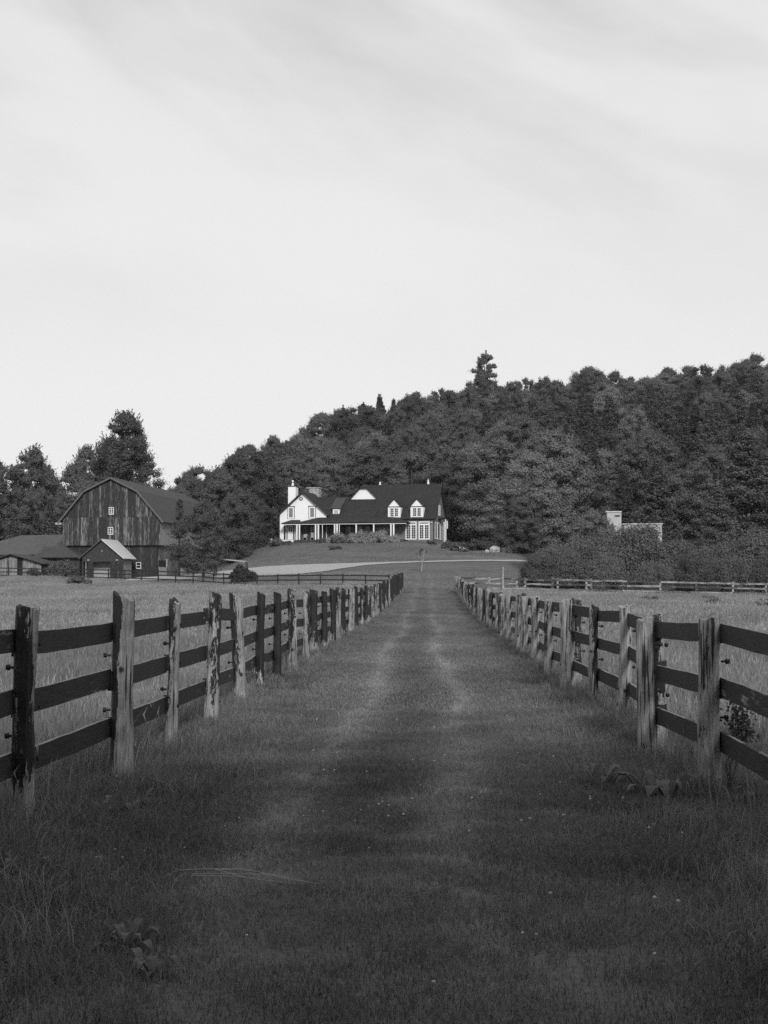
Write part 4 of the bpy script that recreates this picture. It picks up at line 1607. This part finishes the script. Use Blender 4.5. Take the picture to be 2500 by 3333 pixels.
for x, y, h_, kind, k, lab in ((12.2, 227, 13.5, 'm', 0, 'dark tree close behind the right end of the farmhouse'), (16.6, 213, 15.5, 'l', 0, 'pale broad tree right of the farmhouse'),
                               (19.3, 192, 13.0, 'l', 1, 'large pale tree with layered boughs right of the lawn'), (24.8, 212, 17.0, 'l', 2, 'pale tree behind and above the narrow metal tower'),
                               (17.2, 189, 9.5, 'l', 1, 'pale low-crowned tree nearest the flower bed'),
                               (26.0, 214, 15.0, 'm', 1, 'dark tree behind the pale trees above the metal tower'), (30.5, 188, 11.5, 'p', 0, 'tiered pine directly above the long metal shed'),
                               (34.5, 186, 13.0, 'p', 1, 'tiered pine right of the long metal shed'), (36.5, 205, 17.0, 'm', 3, 'tall dark tree behind the tiered pines'),
                               (43.2, 175, 16.5, 'q', 0, 'big pale pine with wide tiers near the picture edge'), (48.5, 178, 13.0, 'p', 3, 'pine beyond the big wide-tiered pine'),
                               (38.6, 170, 10.0, 'q', 1, 'shorter pine in front of the big wide-tiered pine'), (9.8, 236, 15.5, 'm', 4, 'dark tree filling the gap behind the farmhouse end wall'), (17.0, 185, 7.0, 'm', 5, 'low dark tree behind the stone-edged flower bed'),
                               (20.9, 147, 6.6, 'l', 0, 'small pale tree half hiding the narrow metal tower')):
    pair = {'m': maples, 'l': lights, 'p': pines, 'q': pale_pines}[kind][k]
    nm = {'m': 'maple_tree', 'l': 'ash_tree', 'p': 'pine_tree', 'q': 'pine_tree'}[kind]
    b0 = {'m': 16, 'l': 14, 'p': 17, 'q': 17}[kind]
    grown(nm, pair, lab, 'tree', x, y, h_ / b0 * (1.2 if kind == 'l' else 1.08), h_ / b0, group='trees on the slope right of the house')
# feathery trees in front of the barn side
larch = broad_tree(121, 7.7, 2.9, .10, 110, 120, .11, 'shrub_leaf', 'bark', .95, 0, 2.2, 1.0)
larch_b = pine_tree(122, 8.0, 1.9, .22, .5, 80, .12, 'shrub_leaf', -.1, True, .2, .9)
grown('larch_tree', larch, 'thin feathery tree on a slim trunk in front of the barn side wall', 'tree', -18.3, 149.5)
grown('larch_tree', larch_b, 'narrow pointed feathery tree against the barn roof', 'tree', -21.1, 152, .95, 1.02, 2.0)
cb = bush(131, 1.75, 1.05, 26, 420, .085, 'dark_leaf', 4, .15)
grown('clipped_bush', cb, 'dark clipped round bush by the end of the meadow fence', 'bush', -13.3, 139.6, 1.3, 1.08, parts=('stem', 'foliage'))
for x, y, s, lab in ((-34.6, 158, 1.35, 'round pale bush before the hipped annex'), (-43.2, 157, 1.3, 'dark bush before the low board shed'), (-37.4, 158, .8, 'small bush between the low board shed and the round bush')):
    grown('bush', lowbush[int(s * 10) % 3], lab, 'bush', x, y, s, s * .95, parts=('stem', 'foliage'))
MBb = thing('bucket', 'small white rounded bucket hung beside the feathery tree trunk', 'bucket', (-17.72, 148.9, 2.55))
MB().tube([(0, 0, 0), (0, 0, .12), (0, 0, .34)], [.10, .15, .17], 10).build('body', M['white_plastic'], MBb)
MB().tube([(-.16, 0, .34), (-.1, 0, .5), (.1, 0, .5), (.16, 0, .34)], [.008] * 4, 5).build('handle', M['grey_trim'], MBb)

# hedge of tall bushes on the right
hedge = [(13.4, 125.5, .62, 'at the drive end of the hedge, nearest the lane'), (15.0, 130, .8, 'behind the drive end of the hedge'), (15.6, 124, .74, 'left end of the hedge, beside the drive'), (17.0, 127.5, .95, 'second from the drive end of the hedge'), (19.2, 130, 1.05, 'below the narrow metal tower'), (22.4, 131, 1.2, 'directly before the narrow metal tower'),
         (26.0, 131, .92, 'before the long metal shed'), (29.6, 130.5, .90, 'below the right end of the long metal shed'), (33.2, 131, 1.12, 'between the metal shed and the big pine'), (36.6, 130, .98, 'below the big wide-tiered pine'),
         (18.4, 122.6, .62, 'low and pale in front of the hedge near the drive'), (22.2, 121.6, .6, 'low and pale in front of the hedge below the metal tower'), (25.4, 122.8, .68, 'low in front of the hedge below the metal shed'), (40, 131, 1.0, 'at the picture edge of the hedge'),
         (29.0, 124, .72, 'dark and low behind the middle of the pale fence'), (32.6, 124, .75, 'dark and low behind the right half of the pale fence'), (36.0, 123.5, .72, 'dark and low behind the right end of the pale fence'), (44, 128, 1.0, 'beyond the picture edge of the hedge')]
for i, (x, y, s, lab) in enumerate(hedge):
    grown('tall_bush', willows[i % 4], 'tall loose bush ' + lab, 'bush', x, y, s, s * rnd.uniform(.92, 1.05), group='bushes of the long hedge', parts=('stem', 'foliage'))
# garden of the house
hyd = bush(141, 1.15, 1.2, 20, 130, .13, 'shrub_leaf', 5, .4)


def blossoms(seed, n, rx, ry, h):
    r = np.random.default_rng(seed)
    P = np.stack([r.normal(size=n) * rx * .45, r.normal(size=n) * ry * .45 - .2, h * (.35 + .6 * r.random(n))], 1)
    nn = r.normal(size=(n, 3))
    nn /= np.linalg.norm(nn, axis=1)[:, None]
    V, F = leaf_quads(P, nn, .27, r, 1.1)
    return np_mesh('blossom', V, F, M['petal'])


for k, (lx, ly, s, n, lab) in enumerate(((-21.3, -2.4, 1.0, 46, 'pale flowering bush at the foot of the white gable'), (-19.6, -3.0, .55, 10, 'small flowering bush before the white front door'), (-12.3, -3.9, .95, 52, 'white flowering bush before the dark porch'), (-14.9, -3.3, .6, 8, 'low pale plant beside the paired porch columns'))):
    wx, wy = local_to_world(house, lx, ly)
    o = grown('flowering_bush', hyd, lab, 'bush', wx, wy, s, s, group='flowering bushes of the house', parts=('stem', 'foliage'))
    link('blossom', blossoms(150 + k, n, 1.4, 1.0, 1.1), o)
M['pale_leaf'] = leafy('pale_feathery_foliage', 0.30, .3, .2)
spray_b = bush(143, 1.7, 1.7, 34, 260, .10, 'pale_leaf', 6, 2.2)
for lx, ly, s, lab in ((-9.6, -3.8, .95, 'feathery grey bush before the middle porch columns'), (-6.6, -3.8, 1.0, 'feathery bush before the right porch columns'), (-12.8, -2.95, .8, 'dark bush under the porch edge'), (-4.9, -3.3, .6, 'small bush at the right end of the porch'), (-8.0, -4.3, .6, 'low feathery bush between two larger ones before the porch')):
    wx, wy = local_to_world(house, lx, ly)
    grown('garden_bush', spray_b, lab, 'bush', wx, wy, s, s, group='feathery bushes along the porch', parts=('stem', 'foliage'))
for x, y, s, b, lab in ((9.6, 187, 1.0, 0, 'low dark bush in the flower bed right of the house, by white flowers'), (11.6, 188, 1.15, 1, 'broad dark bush in the middle of the flower bed'), (13.0, 189.5, 1.1, 2, 'dark bush at the stone end of the flower bed'), (8.3, 190, .8, 2, 'small bush below the house corner'), (6.2, 194.6, .55, 0, 'low plant along the grey house wall')):
    grown('garden_bush', lowbush[b], lab, 'bush', x, y, s, s * .85, group='bushes of the flower bed', parts=('stem', 'foliage'))
o = grown('flowering_bush', hyd, 'white flowering plant in the bed right of the house', 'bush', 10.0, 184.6, .6, .6, parts=('stem', 'foliage'))
link('blossom', blossoms(160, 40, 1.5, 1.0, 1.2), o)
for i, (x, y, s, lab) in enumerate(((14.0, 186, .9, 'pale boulder at the left of the rockery'), (15.3, 186.5, .7, 'low pale boulder in the middle of the rockery'), (16.2, 186.2, .95, 'pale boulder beside the hedge'), (12.9, 184.6, .4, 'small pale stone before the flower bed'))):
    mb = MB().blob((0, 0, .3), (.8, .6, .6), 9, 6)
    q = random.Random(i)
    mb.v = [(a * q.uniform(.85, 1.15), b * q.uniform(.85, 1.15), c * q.uniform(.85, 1.15)) for a, b, c in mb.v]
    ob = mb.build('boulder', M['boulder'], None, (x, y, gz(x, y)), label=lab, category='boulder', group='boulders of the rockery')
    ob.scale = (s, s, s)
# young tree on the drive edge, bare stake-like stems
sap = broad_tree(171, 2.7, .62, .22, 26, 12, .05, 'shrub_leaf', 'pale_bark', .9, 0, 1.0, 1.3)
grown('sapling', sap, 'thin young tree standing in the grass at the head of the lane', 'tree', 3.7, 146)
grown('bush', lowbush[1], 'low dark patch of shrub on the lawn below the flowering bush', 'bush', -6.3, 190, .8, .35, parts=('stem', 'foliage'))
# unseen trees added behind the camera to darken the near end of the lane
over_m = [broad_tree(181 + k, 13.5, 5.0, .36, 100, 230, .26, 'maple_leaf', 'bark', .95) for k in range(2)]
for i, (x, y, s) in enumerate(((-13, -4.2, .9), (-7.2, -3.9, .88), (-1.8, -4.1, .88), (4.0, -3.9, .88), (9.6, -4.1, .88), (15.4, -4.2, .9))):
    grown('maple_tree', over_m[i % 2], 'unseen high-branched tree added to shade the near end of the lane', 'tree', x, y, s, s * .70, group='unseen high-branched trees added to shade the near end of the lane')
for i, (x, y, s) in enumerate(((-20, -12, .55), (-12.5, -11.5, .52), (-6, -11, .5), (.6, -12, .52), (7.2, -11, .5), (13.6, -12, .52), (20, -11.5, .55))):
    grown('maple_tree', maples[i % 6], 'unseen broad tree in the back row, added to shade the lane', 'tree', x, y, s, s, group='unseen back-row trees added to shade the near end of the lane')


# ------------------------------------------------------------------ grass
def tuft(n, rad, h0, h1, w, lean, seed, mat, heads=0, name='grass_tuft'):
    r = np.random.default_rng(seed)
    V, F = [], []
    for i in range(n):
        a = r.uniform(0, 6.283)
        q = rad * math.sqrt(r.random())
        bx, by = q * math.cos(a), q * math.sin(a)
        h = r.uniform(h0, h1) * (1 - .25 * q / rad)
        d = r.uniform(0, 6.283)
        le = lean * r.uniform(.2, 1.3) * h
        dx, dy = math.cos(d) * le, math.sin(d) * le
        f = r.uniform(0, 6.283)
        wx, wy = math.cos(f) * w * .5, math.sin(f) * w * .5
        o = len(V)
        droop = r.uniform(.0, .35) * lean
        V += [(bx - wx, by - wy, -.02), (bx + wx, by + wy, -.02),
              (bx + dx * .35 - wx * .8, by + dy * .35 - wy * .8, h * .58), (bx + dx * .35 + wx * .8, by + dy * .35 + wy * .8, h * .58),
              (bx + dx, by + dy, h * (1 - droop))]
        F += [(o, o + 1, o + 3), (o, o + 3, o + 2), (o + 2, o + 3, o + 4)]
        if heads and r.random() < heads:
            o = len(V)
            tx, ty, tz = bx + dx, by + dy, h * (1 - droop)
            L = h * .22
            V += [(tx - wx * 2.2, ty - wy * 2.2, tz), (tx + dx * .08, ty + dy * .08, tz - L * .5), (tx + wx * 2.2, ty + wy * 2.2, tz), (tx + dx * .15, ty + dy * .15, tz + L * .6)]
            F += [(o, o + 1, o + 2), (o, o + 2, o + 3)]
    return bpy.data.objects.new(name, np_mesh(name, np.array(V), np.array(F), mat))


def scatter(name, P, tone, scl, variants, **props):
    """One stuff object: points with a turn, a size, a tone and a variant each, drawn by geometry nodes as tufts."""
    n = len(P)
    me = bpy.data.meshes.new(name)
    me.vertices.add(n)
    me.vertices.foreach_set('co', np.ascontiguousarray(P, np.float32).ravel())
    for nm, typ, arr in (('tone', 'FLOAT', tone), ('scl', 'FLOAT', scl), ('turn', 'FLOAT', rng.uniform(0, 6.283, n)), ('pick', 'INT', rng.integers(0, len(variants), n))):
        a = me.attributes.new(nm, typ, 'POINT')
        a.data.foreach_set('value', np.ascontiguousarray(arr, np.int32 if typ == 'INT' else np.float32))
    ob = link(name, me, kind='stuff', **props)
    g = bpy.data.node_groups.new(name + '_scatter', 'GeometryNodeTree')
    g.interface.new_socket('Geometry', in_out='INPUT', socket_type='NodeSocketGeometry')
    g.interface.new_socket('Geometry', in_out='OUTPUT', socket_type='NodeSocketGeometry')
    gi, go = g.nodes.new('NodeGroupInput'), g.nodes.new('NodeGroupOutput')
    join = g.nodes.new('GeometryNodeJoinGeometry')
    for v in reversed(variants):
        oi = g.nodes.new('GeometryNodeObjectInfo')
        oi.inputs['Object'].default_value = v
        oi.inputs['As Instance'].default_value = False
        ti = g.nodes.new('GeometryNodeGeometryToInstance')
        g.links.new(oi.outputs['Geometry'], ti.inputs[0])
        g.links.new(ti.outputs[0], join.inputs[0])
    ip = g.nodes.new('GeometryNodeInstanceOnPoints')

    def named(nm, typ):
        a = g.nodes.new('GeometryNodeInputNamedAttribute')
        a.data_type = typ
        a.inputs[0].default_value = nm
        return a.outputs[0]
    g.links.new(gi.outputs[0], ip.inputs['Points'])
    g.links.new(join.outputs[0], ip.inputs['Instance'])
    ip.inputs['Pick Instance'].default_value = True
    g.links.new(named('pick', 'INT'), ip.inputs['Instance Index'])
    c = g.nodes.new('ShaderNodeCombineXYZ')
    g.links.new(named('turn', 'FLOAT'), c.inputs[2])
    g.links.new(c.outputs[0], ip.inputs['Rotation'])
    g.links.new(named('scl', 'FLOAT'), ip.inputs['Scale'])
    g.links.new(ip.outputs[0], go.inputs[0])
    md = ob.modifiers.new('scatter', 'NODES')
    md.node_group = g
    return ob


def sample(ymin, ymax, half, dens, xfun=None):
    """Random ground points in the wedge the photograph looks over (and a little beside it), dens(y) per square metre."""
    out = []
    y = ymin
    while y < ymax:
        dy = max(.5, y * .04)
        w = half(y + dy)
        n = rng.poisson(dens(y) * 2 * w * dy)
        xs = rng.uniform(-w, w, n)
        ys = rng.uniform(y, y + dy, n)
        out.append(np.stack([xs, ys], 1))
        y += dy
    return np.concatenate(out)


half = lambda y: .285 * y + 1.6
lane_tufts = [tuft(70, .17, .025, .075, .0042, .9, 200 + k, M['lane_grass']) for k in range(4)]
lane_far = [tuft(34, .15, .03, .085, .012, .8, 210 + k, M['lane_grass']) for k in range(3)]
verge_tufts = [tuft(46, .20, .07, .27, .0042, .85, 220 + k, M['verge_grass'], .04) for k in range(4)]
verge_far = [tuft(34, .26, .10, .27, .014, .75, 230 + k, M['verge_grass']) for k in range(3)]
meadow_near = [tuft(44, .24, .22, .55, .006, .55, 240 + k, M['meadow_grass'], .35) for k in range(4)]
meadow_far = [tuft(30, .40, .22, .50, .02, .5, 250 + k, M['meadow_grass'], .3) for k in range(3)]


def put(name, Q, variants, tone, scl, lift=0.0):
    P = np.column_stack([Q, ground(Q[:, 0], Q[:, 1]) + lift])
    scatter(name, P, tone, scl, variants)


def lane_lat(Q):
    return Q[:, 0] - lane_x(Q[:, 1])


# mown lane
Q = sample(3.0, 17, half, lambda y: 110)
L = lane_lat(Q)
Q = Q[(L > -2.3) & (L < 2.0)]
L = lane_lat(Q)
mid_k = np.clip((np.abs(L + .1) - .9) / 1.0, 0, 1)
pt_ = patch(Q[:, 0], Q[:, 1], 2.2, 1)
put('lane_grass', Q, lane_tufts, track_tone(Q[:, 0], Q[:, 1]) * (.72 + .5 * pt_), rng.uniform(.7, 1.25, len(Q)) * (.75 + .5 * patch(Q[:, 0], Q[:, 1], .9, 2)) * (1 + .6 * mid_k), .008)
Q = sample(17, 118, lambda y: 5 + y * .04, lambda y: 70 if y < 45 else 28)
L = lane_lat(Q)
Q = Q[(L > -2.2) & (L < 1.9)]
pt_ = patch(Q[:, 0], Q[:, 1], 5, 3)
tk = track_tone(Q[:, 0], Q[:, 1])
put('lane_grass', Q, lane_far, tk * (.8 + .4 * pt_), rng.uniform(.7, 1.15, len(Q)) * np.clip(1.5 - .55 * tk, .45, 1.2), .008)
# rough verge between lane and fences, and round the posts
Q = sample(3.0, 19, half, lambda y: 46)
L = lane_lat(Q) + .25 * np.sin(Q[:, 1] * 1.7)
a_ = np.abs(L + .15)
kk = (a_ < 3.0) & (rng.random(len(Q)) < np.maximum(np.clip((a_ - .8) / .9, 0, 1) ** 1.3, .42 * np.clip((11 - Q[:, 1]) / 5, .12, 1)))
Q, a_ = Q[kk], a_[kk]
far_out = np.clip((a_ - 1.1) / 1.0, .12, 1)
pt_ = patch(Q[:, 0], Q[:, 1], 1.3, 4)
clump = np.clip(patch(Q[:, 0], Q[:, 1], .55, 14) * 1.6 - .3, 0, 1)
corner = np.clip((a_ - .75) / .5, 0, 1) * np.clip((9.5 - Q[:, 1]) / 2.5, 0, 1)
keep = rng.random(len(Q)) < .45 + .55 * clump
put('verge_grass', Q[keep], verge_tufts, (.45 + .7 * patch(Q[:, 0], Q[:, 1], 1.2, 5) + .4 * clump)[keep], ((.28 + .46 * far_out) * (.5 + .8 * pt_ + .6 * clump) * (1 + .35 * corner) * rng.uniform(.7, 1.35, len(Q)))[keep])
Q = sample(19, 118, lambda y: 6.5 + y * .04, lambda y: 18 if y < 50 else 8)
L = lane_lat(Q)
a_ = np.abs(L + .15)
kk = (a_ < 2.8) & (rng.random(len(Q)) < np.clip((a_ - 1.0) / .8, 0, 1))
Q, a_ = Q[kk], a_[kk]
far_out = np.clip((a_ - 1.2) / 1.0, 0, 1)
put('verge_grass', Q, verge_far, .8 + .45 * patch(Q[:, 0], Q[:, 1], 5, 6), (.35 + .55 * far_out) * rng.uniform(.75, 1.25, len(Q)))
# meadows on both sides
def meadow(Q):
    L = lane_lat(Q)
    yb = 128 + np.clip(-Q[:, 0] - 11, 0, 30) * 1.0
    return Q[((L < -2.55) & (Q[:, 1] < yb)) | ((L > 2.35) & (Q[:, 1] < 112.5 + np.clip(Q[:, 0] - 5, 0, 40) * .16))]


Q = meadow(sample(4.0, 32, half, lambda y: 15))
put('meadow_grass', Q, meadow_near, .62 + .5 * patch(Q[:, 0], Q[:, 1], 6, 7), (.7 + .5 * patch(Q[:, 0], Q[:, 1], 3, 8)) * rng.uniform(.75, 1.2, len(Q)))
Q = meadow(sample(32, 170, half, lambda y: 8 if y < 70 else 5))
put('meadow_grass', Q, meadow_far, (.75 + .5 * patch(Q[:, 0], Q[:, 1], 14, 9)), (.75 + .4 * patch(Q[:, 0], Q[:, 1], 6, 10)) * rng.uniform(.75, 1.2, len(Q)))
# longer growth at the meadow end and cross fences
# rough grass on the house lawn
Q = sample(120, 200, lambda y: .2 * y, lambda y: 2.5)
kk = (Q[:, 0] > -19) & (Q[:, 0] < 15) & ~((Q[:, 1] > 150) & (Q[:, 1] < 166))
Q = Q[kk]
lawn_far = [tuft(26, .45, .05, .14, .03, .6, 260 + k, M['lane_grass']) for k in range(3)]
put('lawn_grass', Q, lawn_far, .85 + .5 * patch(Q[:, 0], Q[:, 1], 12, 11), rng.uniform(.7, 1.2, len(Q)))


# clover heads in the lane and verge
def clover_head():
    mb = MB().tube([(0, 0, -.02), (.004, 0, .05)], [.0012, .001], 4, False)
    mb.blob((.004, 0, .055), (.011, .011, .009), 7, 5)
    return bpy.data.objects.new('clover_flower', mb.mesh('clover_flower', M['petal']))


cl_pts = []
for cx, cy, n, sp in ((-1.55, 7.9, 12, .16), (-.55, 9.3, 10, .35), (-.1, 9.6, 8, .3), (.2, 8.8, 6, .5), (1.25, 9.9, 8, .25), (1.5, 8.8, 3, .3), (.3, 12.5, 8, .8), (-.9, 12, 8, .8), (0, 16, 10, 1.0), (.8, 6.2, 4, .4), (-.2, 6.0, 4, .5)):
    for _ in range(n):
        cl_pts.append((lane_x(cy) + cx + rnd.gauss(0, sp), cy + rnd.gauss(0, sp * 1.2)))
Q = np.array(cl_pts)
put('clover_flowers', Q, [clover_head()], np.ones(len(Q)), rng.uniform(.5, .9, len(Q)), .025)


# ------------------------------------------------------------------ weeds and small things near the camera
def big_leaf_weed(seed, n, size, rise, mat='weed_leaf'):
    """A rosette of broad leaves, each a bent blade with a raised midrib."""
    q = random.Random(seed)
    meshes = []
    for i in range(n):
        a = 6.283 * i / n + q.uniform(-.4, .4)
        L = size * q.uniform(.6, 1.15)
        W = L * q.uniform(.30, .42)
        up = rise * q.uniform(.4, 1.3)
        ca, sa = math.cos(a), math.sin(a)
        off = q.uniform(.05, .7)
        vs, fs = [], []
        for k in range(6):
            t = k / 5
            w = W * (math.sin(math.pi * min(1, t * .88 + .10)) ** .8) * (1 if k < 5 else .05)
            x = L * (off + t * .9)
            z = up * math.sin(t * 2.2) * L - .25 * L * t * t
            wob = q.uniform(-.04, .04) * L
            for s_, dz in ((-1, .10), (0, 0), (1, .10)):
                yy = s_ * w * .5
                vs.append((x * ca - yy * sa, x * sa + yy * ca, z + abs(s_) * dz * w + wob * abs(s_) + .02))
        for k in range(5):
            b = k * 3
            fs += [(b, b + 1, b + 4, b + 3), (b + 1, b + 2, b + 5, b + 4)]
        fs_mb = MB().add(vs, fs)
        meshes.append(fs_mb.mesh('leaf', M[mat]))
    return meshes


for i, (x, y, n, size, rise, lab) in enumerate((
    (lane_x(10.3) + 1.62, 10.3, 14, .26, .8, 'broad-leaved weed with pale drooping leaves beside the nearest right fence post'),
    (lane_x(10.9) + 1.28, 10.9, 10, .19, .9, 'smaller broad-leaved weed in the verge left of the large one by the fence post'),
    (lane_x(10.2) + 2.32, 10.15, 11, .2, .8, 'broad-leaved weed behind the foot of the nearest bare grey post'),
    (lane_x(8.6) - 1.95, 9.7, 12, .15, .8, 'leafy weed between the two nearest posts of the dark fence'),
    (lane_x(6.1) - 1.22, 6.05, 13, .12, .8, 'low leafy weed in the dark near corner of the grass'),
    (lane_x(5.9) - 1.05, 5.65, 10, .09, .8, 'small leafy weed at the lower edge of the near grass'),
    (lane_x(7.2) - 1.95, 7.3, 8, .18, .8, 'leafy weed at the foot of the nearest dark post'))):
    w = thing('broadleaf_weed', lab, 'weed', (x, y, gz(x, y)), rnd.uniform(0, 6.28), 'broad-leaved weeds along the verge')
    for me in big_leaf_weed(300 + i, n, size, rise):
        link('leaf', me, w)


def fern_tuft(seed, n, L, w):
    """Long arching blades rising out of the surrounding grass from a spread of roots."""
    r = np.random.default_rng(seed)
    V, F = [], []
    lean = r.uniform(0, 6.283)
    for i in range(n):
        a = lean + r.normal() * 1.3
        ln = L * r.uniform(.35, 1.1)
        ca, sa = math.cos(a), math.sin(a)
        bx, by = r.normal() * .13, r.normal() * .13
        o = len(V)
        reach = r.uniform(.15, .85)
        for k in range(6):
            t = k / 5
            x = ln * reach * t ** 1.4
            z = ln * (1.1 * t - (.30 + .5 * reach) * t * t) - .01
            ww = w * (1 - t) ** .7 * .5 + .0006
            V += [(bx + x * ca + ww * sa, by + x * sa - ww * ca, z), (bx + x * ca - ww * sa, by + x * sa + ww * ca, z)]
        for k in range(5):
            b = o + 2 * k
            F.append((b, b + 1, b + 3, b + 2))
    return np_mesh('blades', np.array(V), np.array(F), M['verge_grass_plain'])


M['verge_grass_plain'] = leafy('long_grass_blade', 0.13, .3, .2)
ft = [fern_tuft(330 + k, 70, .36, .005) for k in range(4)]
spots = [(-1.95, 10.6, 1.1, 'arching grass clump left of the foot of the pale slant-topped post'), (-1.8, 11.6, 1.0, 'arching grass clump right of the pale slant-topped post'), (-2.0, 9.0, 1.15, 'arching grass clump between the two nearest posts of the dark fence'),
         (-2.05, 8.3, 1.0, 'arching grass clump right of the nearest dark post'), (-1.75, 6.6, 1.2, 'long arching grass clump at the near left edge of the grass'), (-1.35, 5.5, .9, 'dark arching grass clump in the lowest left corner'),
         (1.35, 5.6, 1.1, 'long arching grass clump in the lowest right corner'), (1.65, 6.8, 1.15, 'arching grass clump at the near right edge of the grass'), (1.75, 9.2, 1.0, 'arching grass clump before the bare grey post'), (1.1, 6.1, .7, 'smaller arching clump left of the corner clump'),
         (2.1, 9.9, 1.0, 'arching grass clump right of the bare grey post'), (-1.9, 13.8, .9, 'arching grass clump by the third post of the dark fence')]
spots += [(-1.15, 6.15, .9, 'arching clump in the lower left grass, above the low leafy weed'), (-1.5, 7.6, 1.0, 'arching clump in the left verge, level with the dry stalks'), (-1.05, 5.15, .8, 'arching clump cut by the lower left border'),
          (1.05, 5.2, .8, 'arching clump cut by the lower right border'), (1.5, 6.2, 1.0, 'thick arching clump at the lower right edge'), (1.3, 7.6, .8, 'arching clump in the right verge below the broad-leaved weeds'), (.75, 5.5, .6, 'small arching clump in the lower right grass'), (1.9, 8.0, 1.1, 'arching clump at the foot of the right fence, nearest the picture edge'),
          (-.6, 5.4, .5, 'small arching clump in the low middle grass'), (.35, 7.0, .45, 'small arching clump alone in the middle of the near lane')]
for i, (l, y, s, lab) in enumerate(spots):
    x = lane_x(y) + l
    o = thing('grass_clump', lab, 'grass clump', (x, y, gz(x, y)), rnd.uniform(0, 6.28), 'long grass clumps by the fences')
    link('blades', ft[i % 4], o)
    o.scale = (s, s, s * rnd.uniform(.8, 1.05))
# tussocks in the far meadows
for x, y, s, lab in ((-27.5, 133, .95, 'dark rounded tussock in the barn meadow'), (-39.5, 146, .9, 'dark tussock at the far edge of the meadow before the low shed'), (16.6, 92, .55, 'dark tussock in the right meadow, under the pale fence middle'), (18.6, 83, .6, 'dark tussock nearest the lane fence in the right meadow'),
                     (20.0, 78, .5, 'small dark tussock beside another in the right meadow'), (22.0, 100, .5, 'small tussock near the pale fence'), (24.5, 95, .45, 'small tussock at the picture edge of the right meadow'), (15.0, 100, .4, 'smallest tussock below the pale fence')):
    grown('meadow_tussock', lowbush[1], lab, 'tussock', x, y, s, s * .75, group='dark tussocks in the meadow', parts=('stem', 'foliage'))
# dry stalks lying in the near grass
st = thing('dry_stalks', 'thin bundle of pale dry grass stalks lying in the near grass', 'stalks', (lane_x(7) - 1.22, 7.15, gz(-1.0, 7.15) + .10), R(-24))
for i in range(6):
    L_ = rnd.uniform(.25, .6)
    o_ = rnd.uniform(-.05, .22)
    MB().tube([(o_, .012 * i - .03, .004 * i), (o_ + L_ * .5, .012 * i - .03 + rnd.uniform(-.02, .02), .02 + .004 * i), (o_ + L_, .012 * i - .03 + rnd.uniform(-.03, .03), .004 * i)], [.003, .0026, .0012], 5).build('stalk', M['straw'], st)
# vine and dark growth on the nearest right post
vx, vy = lane_x(10.7) + 2.17, 10.72
vn = thing('vine', 'small leafy vine growing over rail and post of the near right fence', 'vine', (vx, vy, gz(vx, vy)))
vb = MB()
for k in range(5):
    a = rnd.uniform(0, 6.28)
    vb.tube([(rnd.uniform(-.04, .04), -.12, 0), (rnd.uniform(-.08, .05), -.115 - .01 * k, .2), (rnd.uniform(-.06, .10), -.11, .42), (rnd.uniform(0, .2), -.06 + .05 * math.sin(a), .62 + .05 * k)], [.004, .004, .003, .001], 5)
vb.build('stem', M['bark'], vn)
r_ = np.random.default_rng(9)
P = np.stack([.08 + r_.normal(size=420) * .05, -.06 + r_.normal(size=420) * .04, .47 + r_.normal(size=420) * .09], 1)
nn = r_.normal(size=(420, 3)) + np.array([0, -1, .3])
nn /= np.linalg.norm(nn, axis=1)[:, None]
V, F = leaf_quads(P, nn, .022, r_, 1.3)
link('foliage', np_mesh('foliage', V, F, M['dark_leaf']), vn)
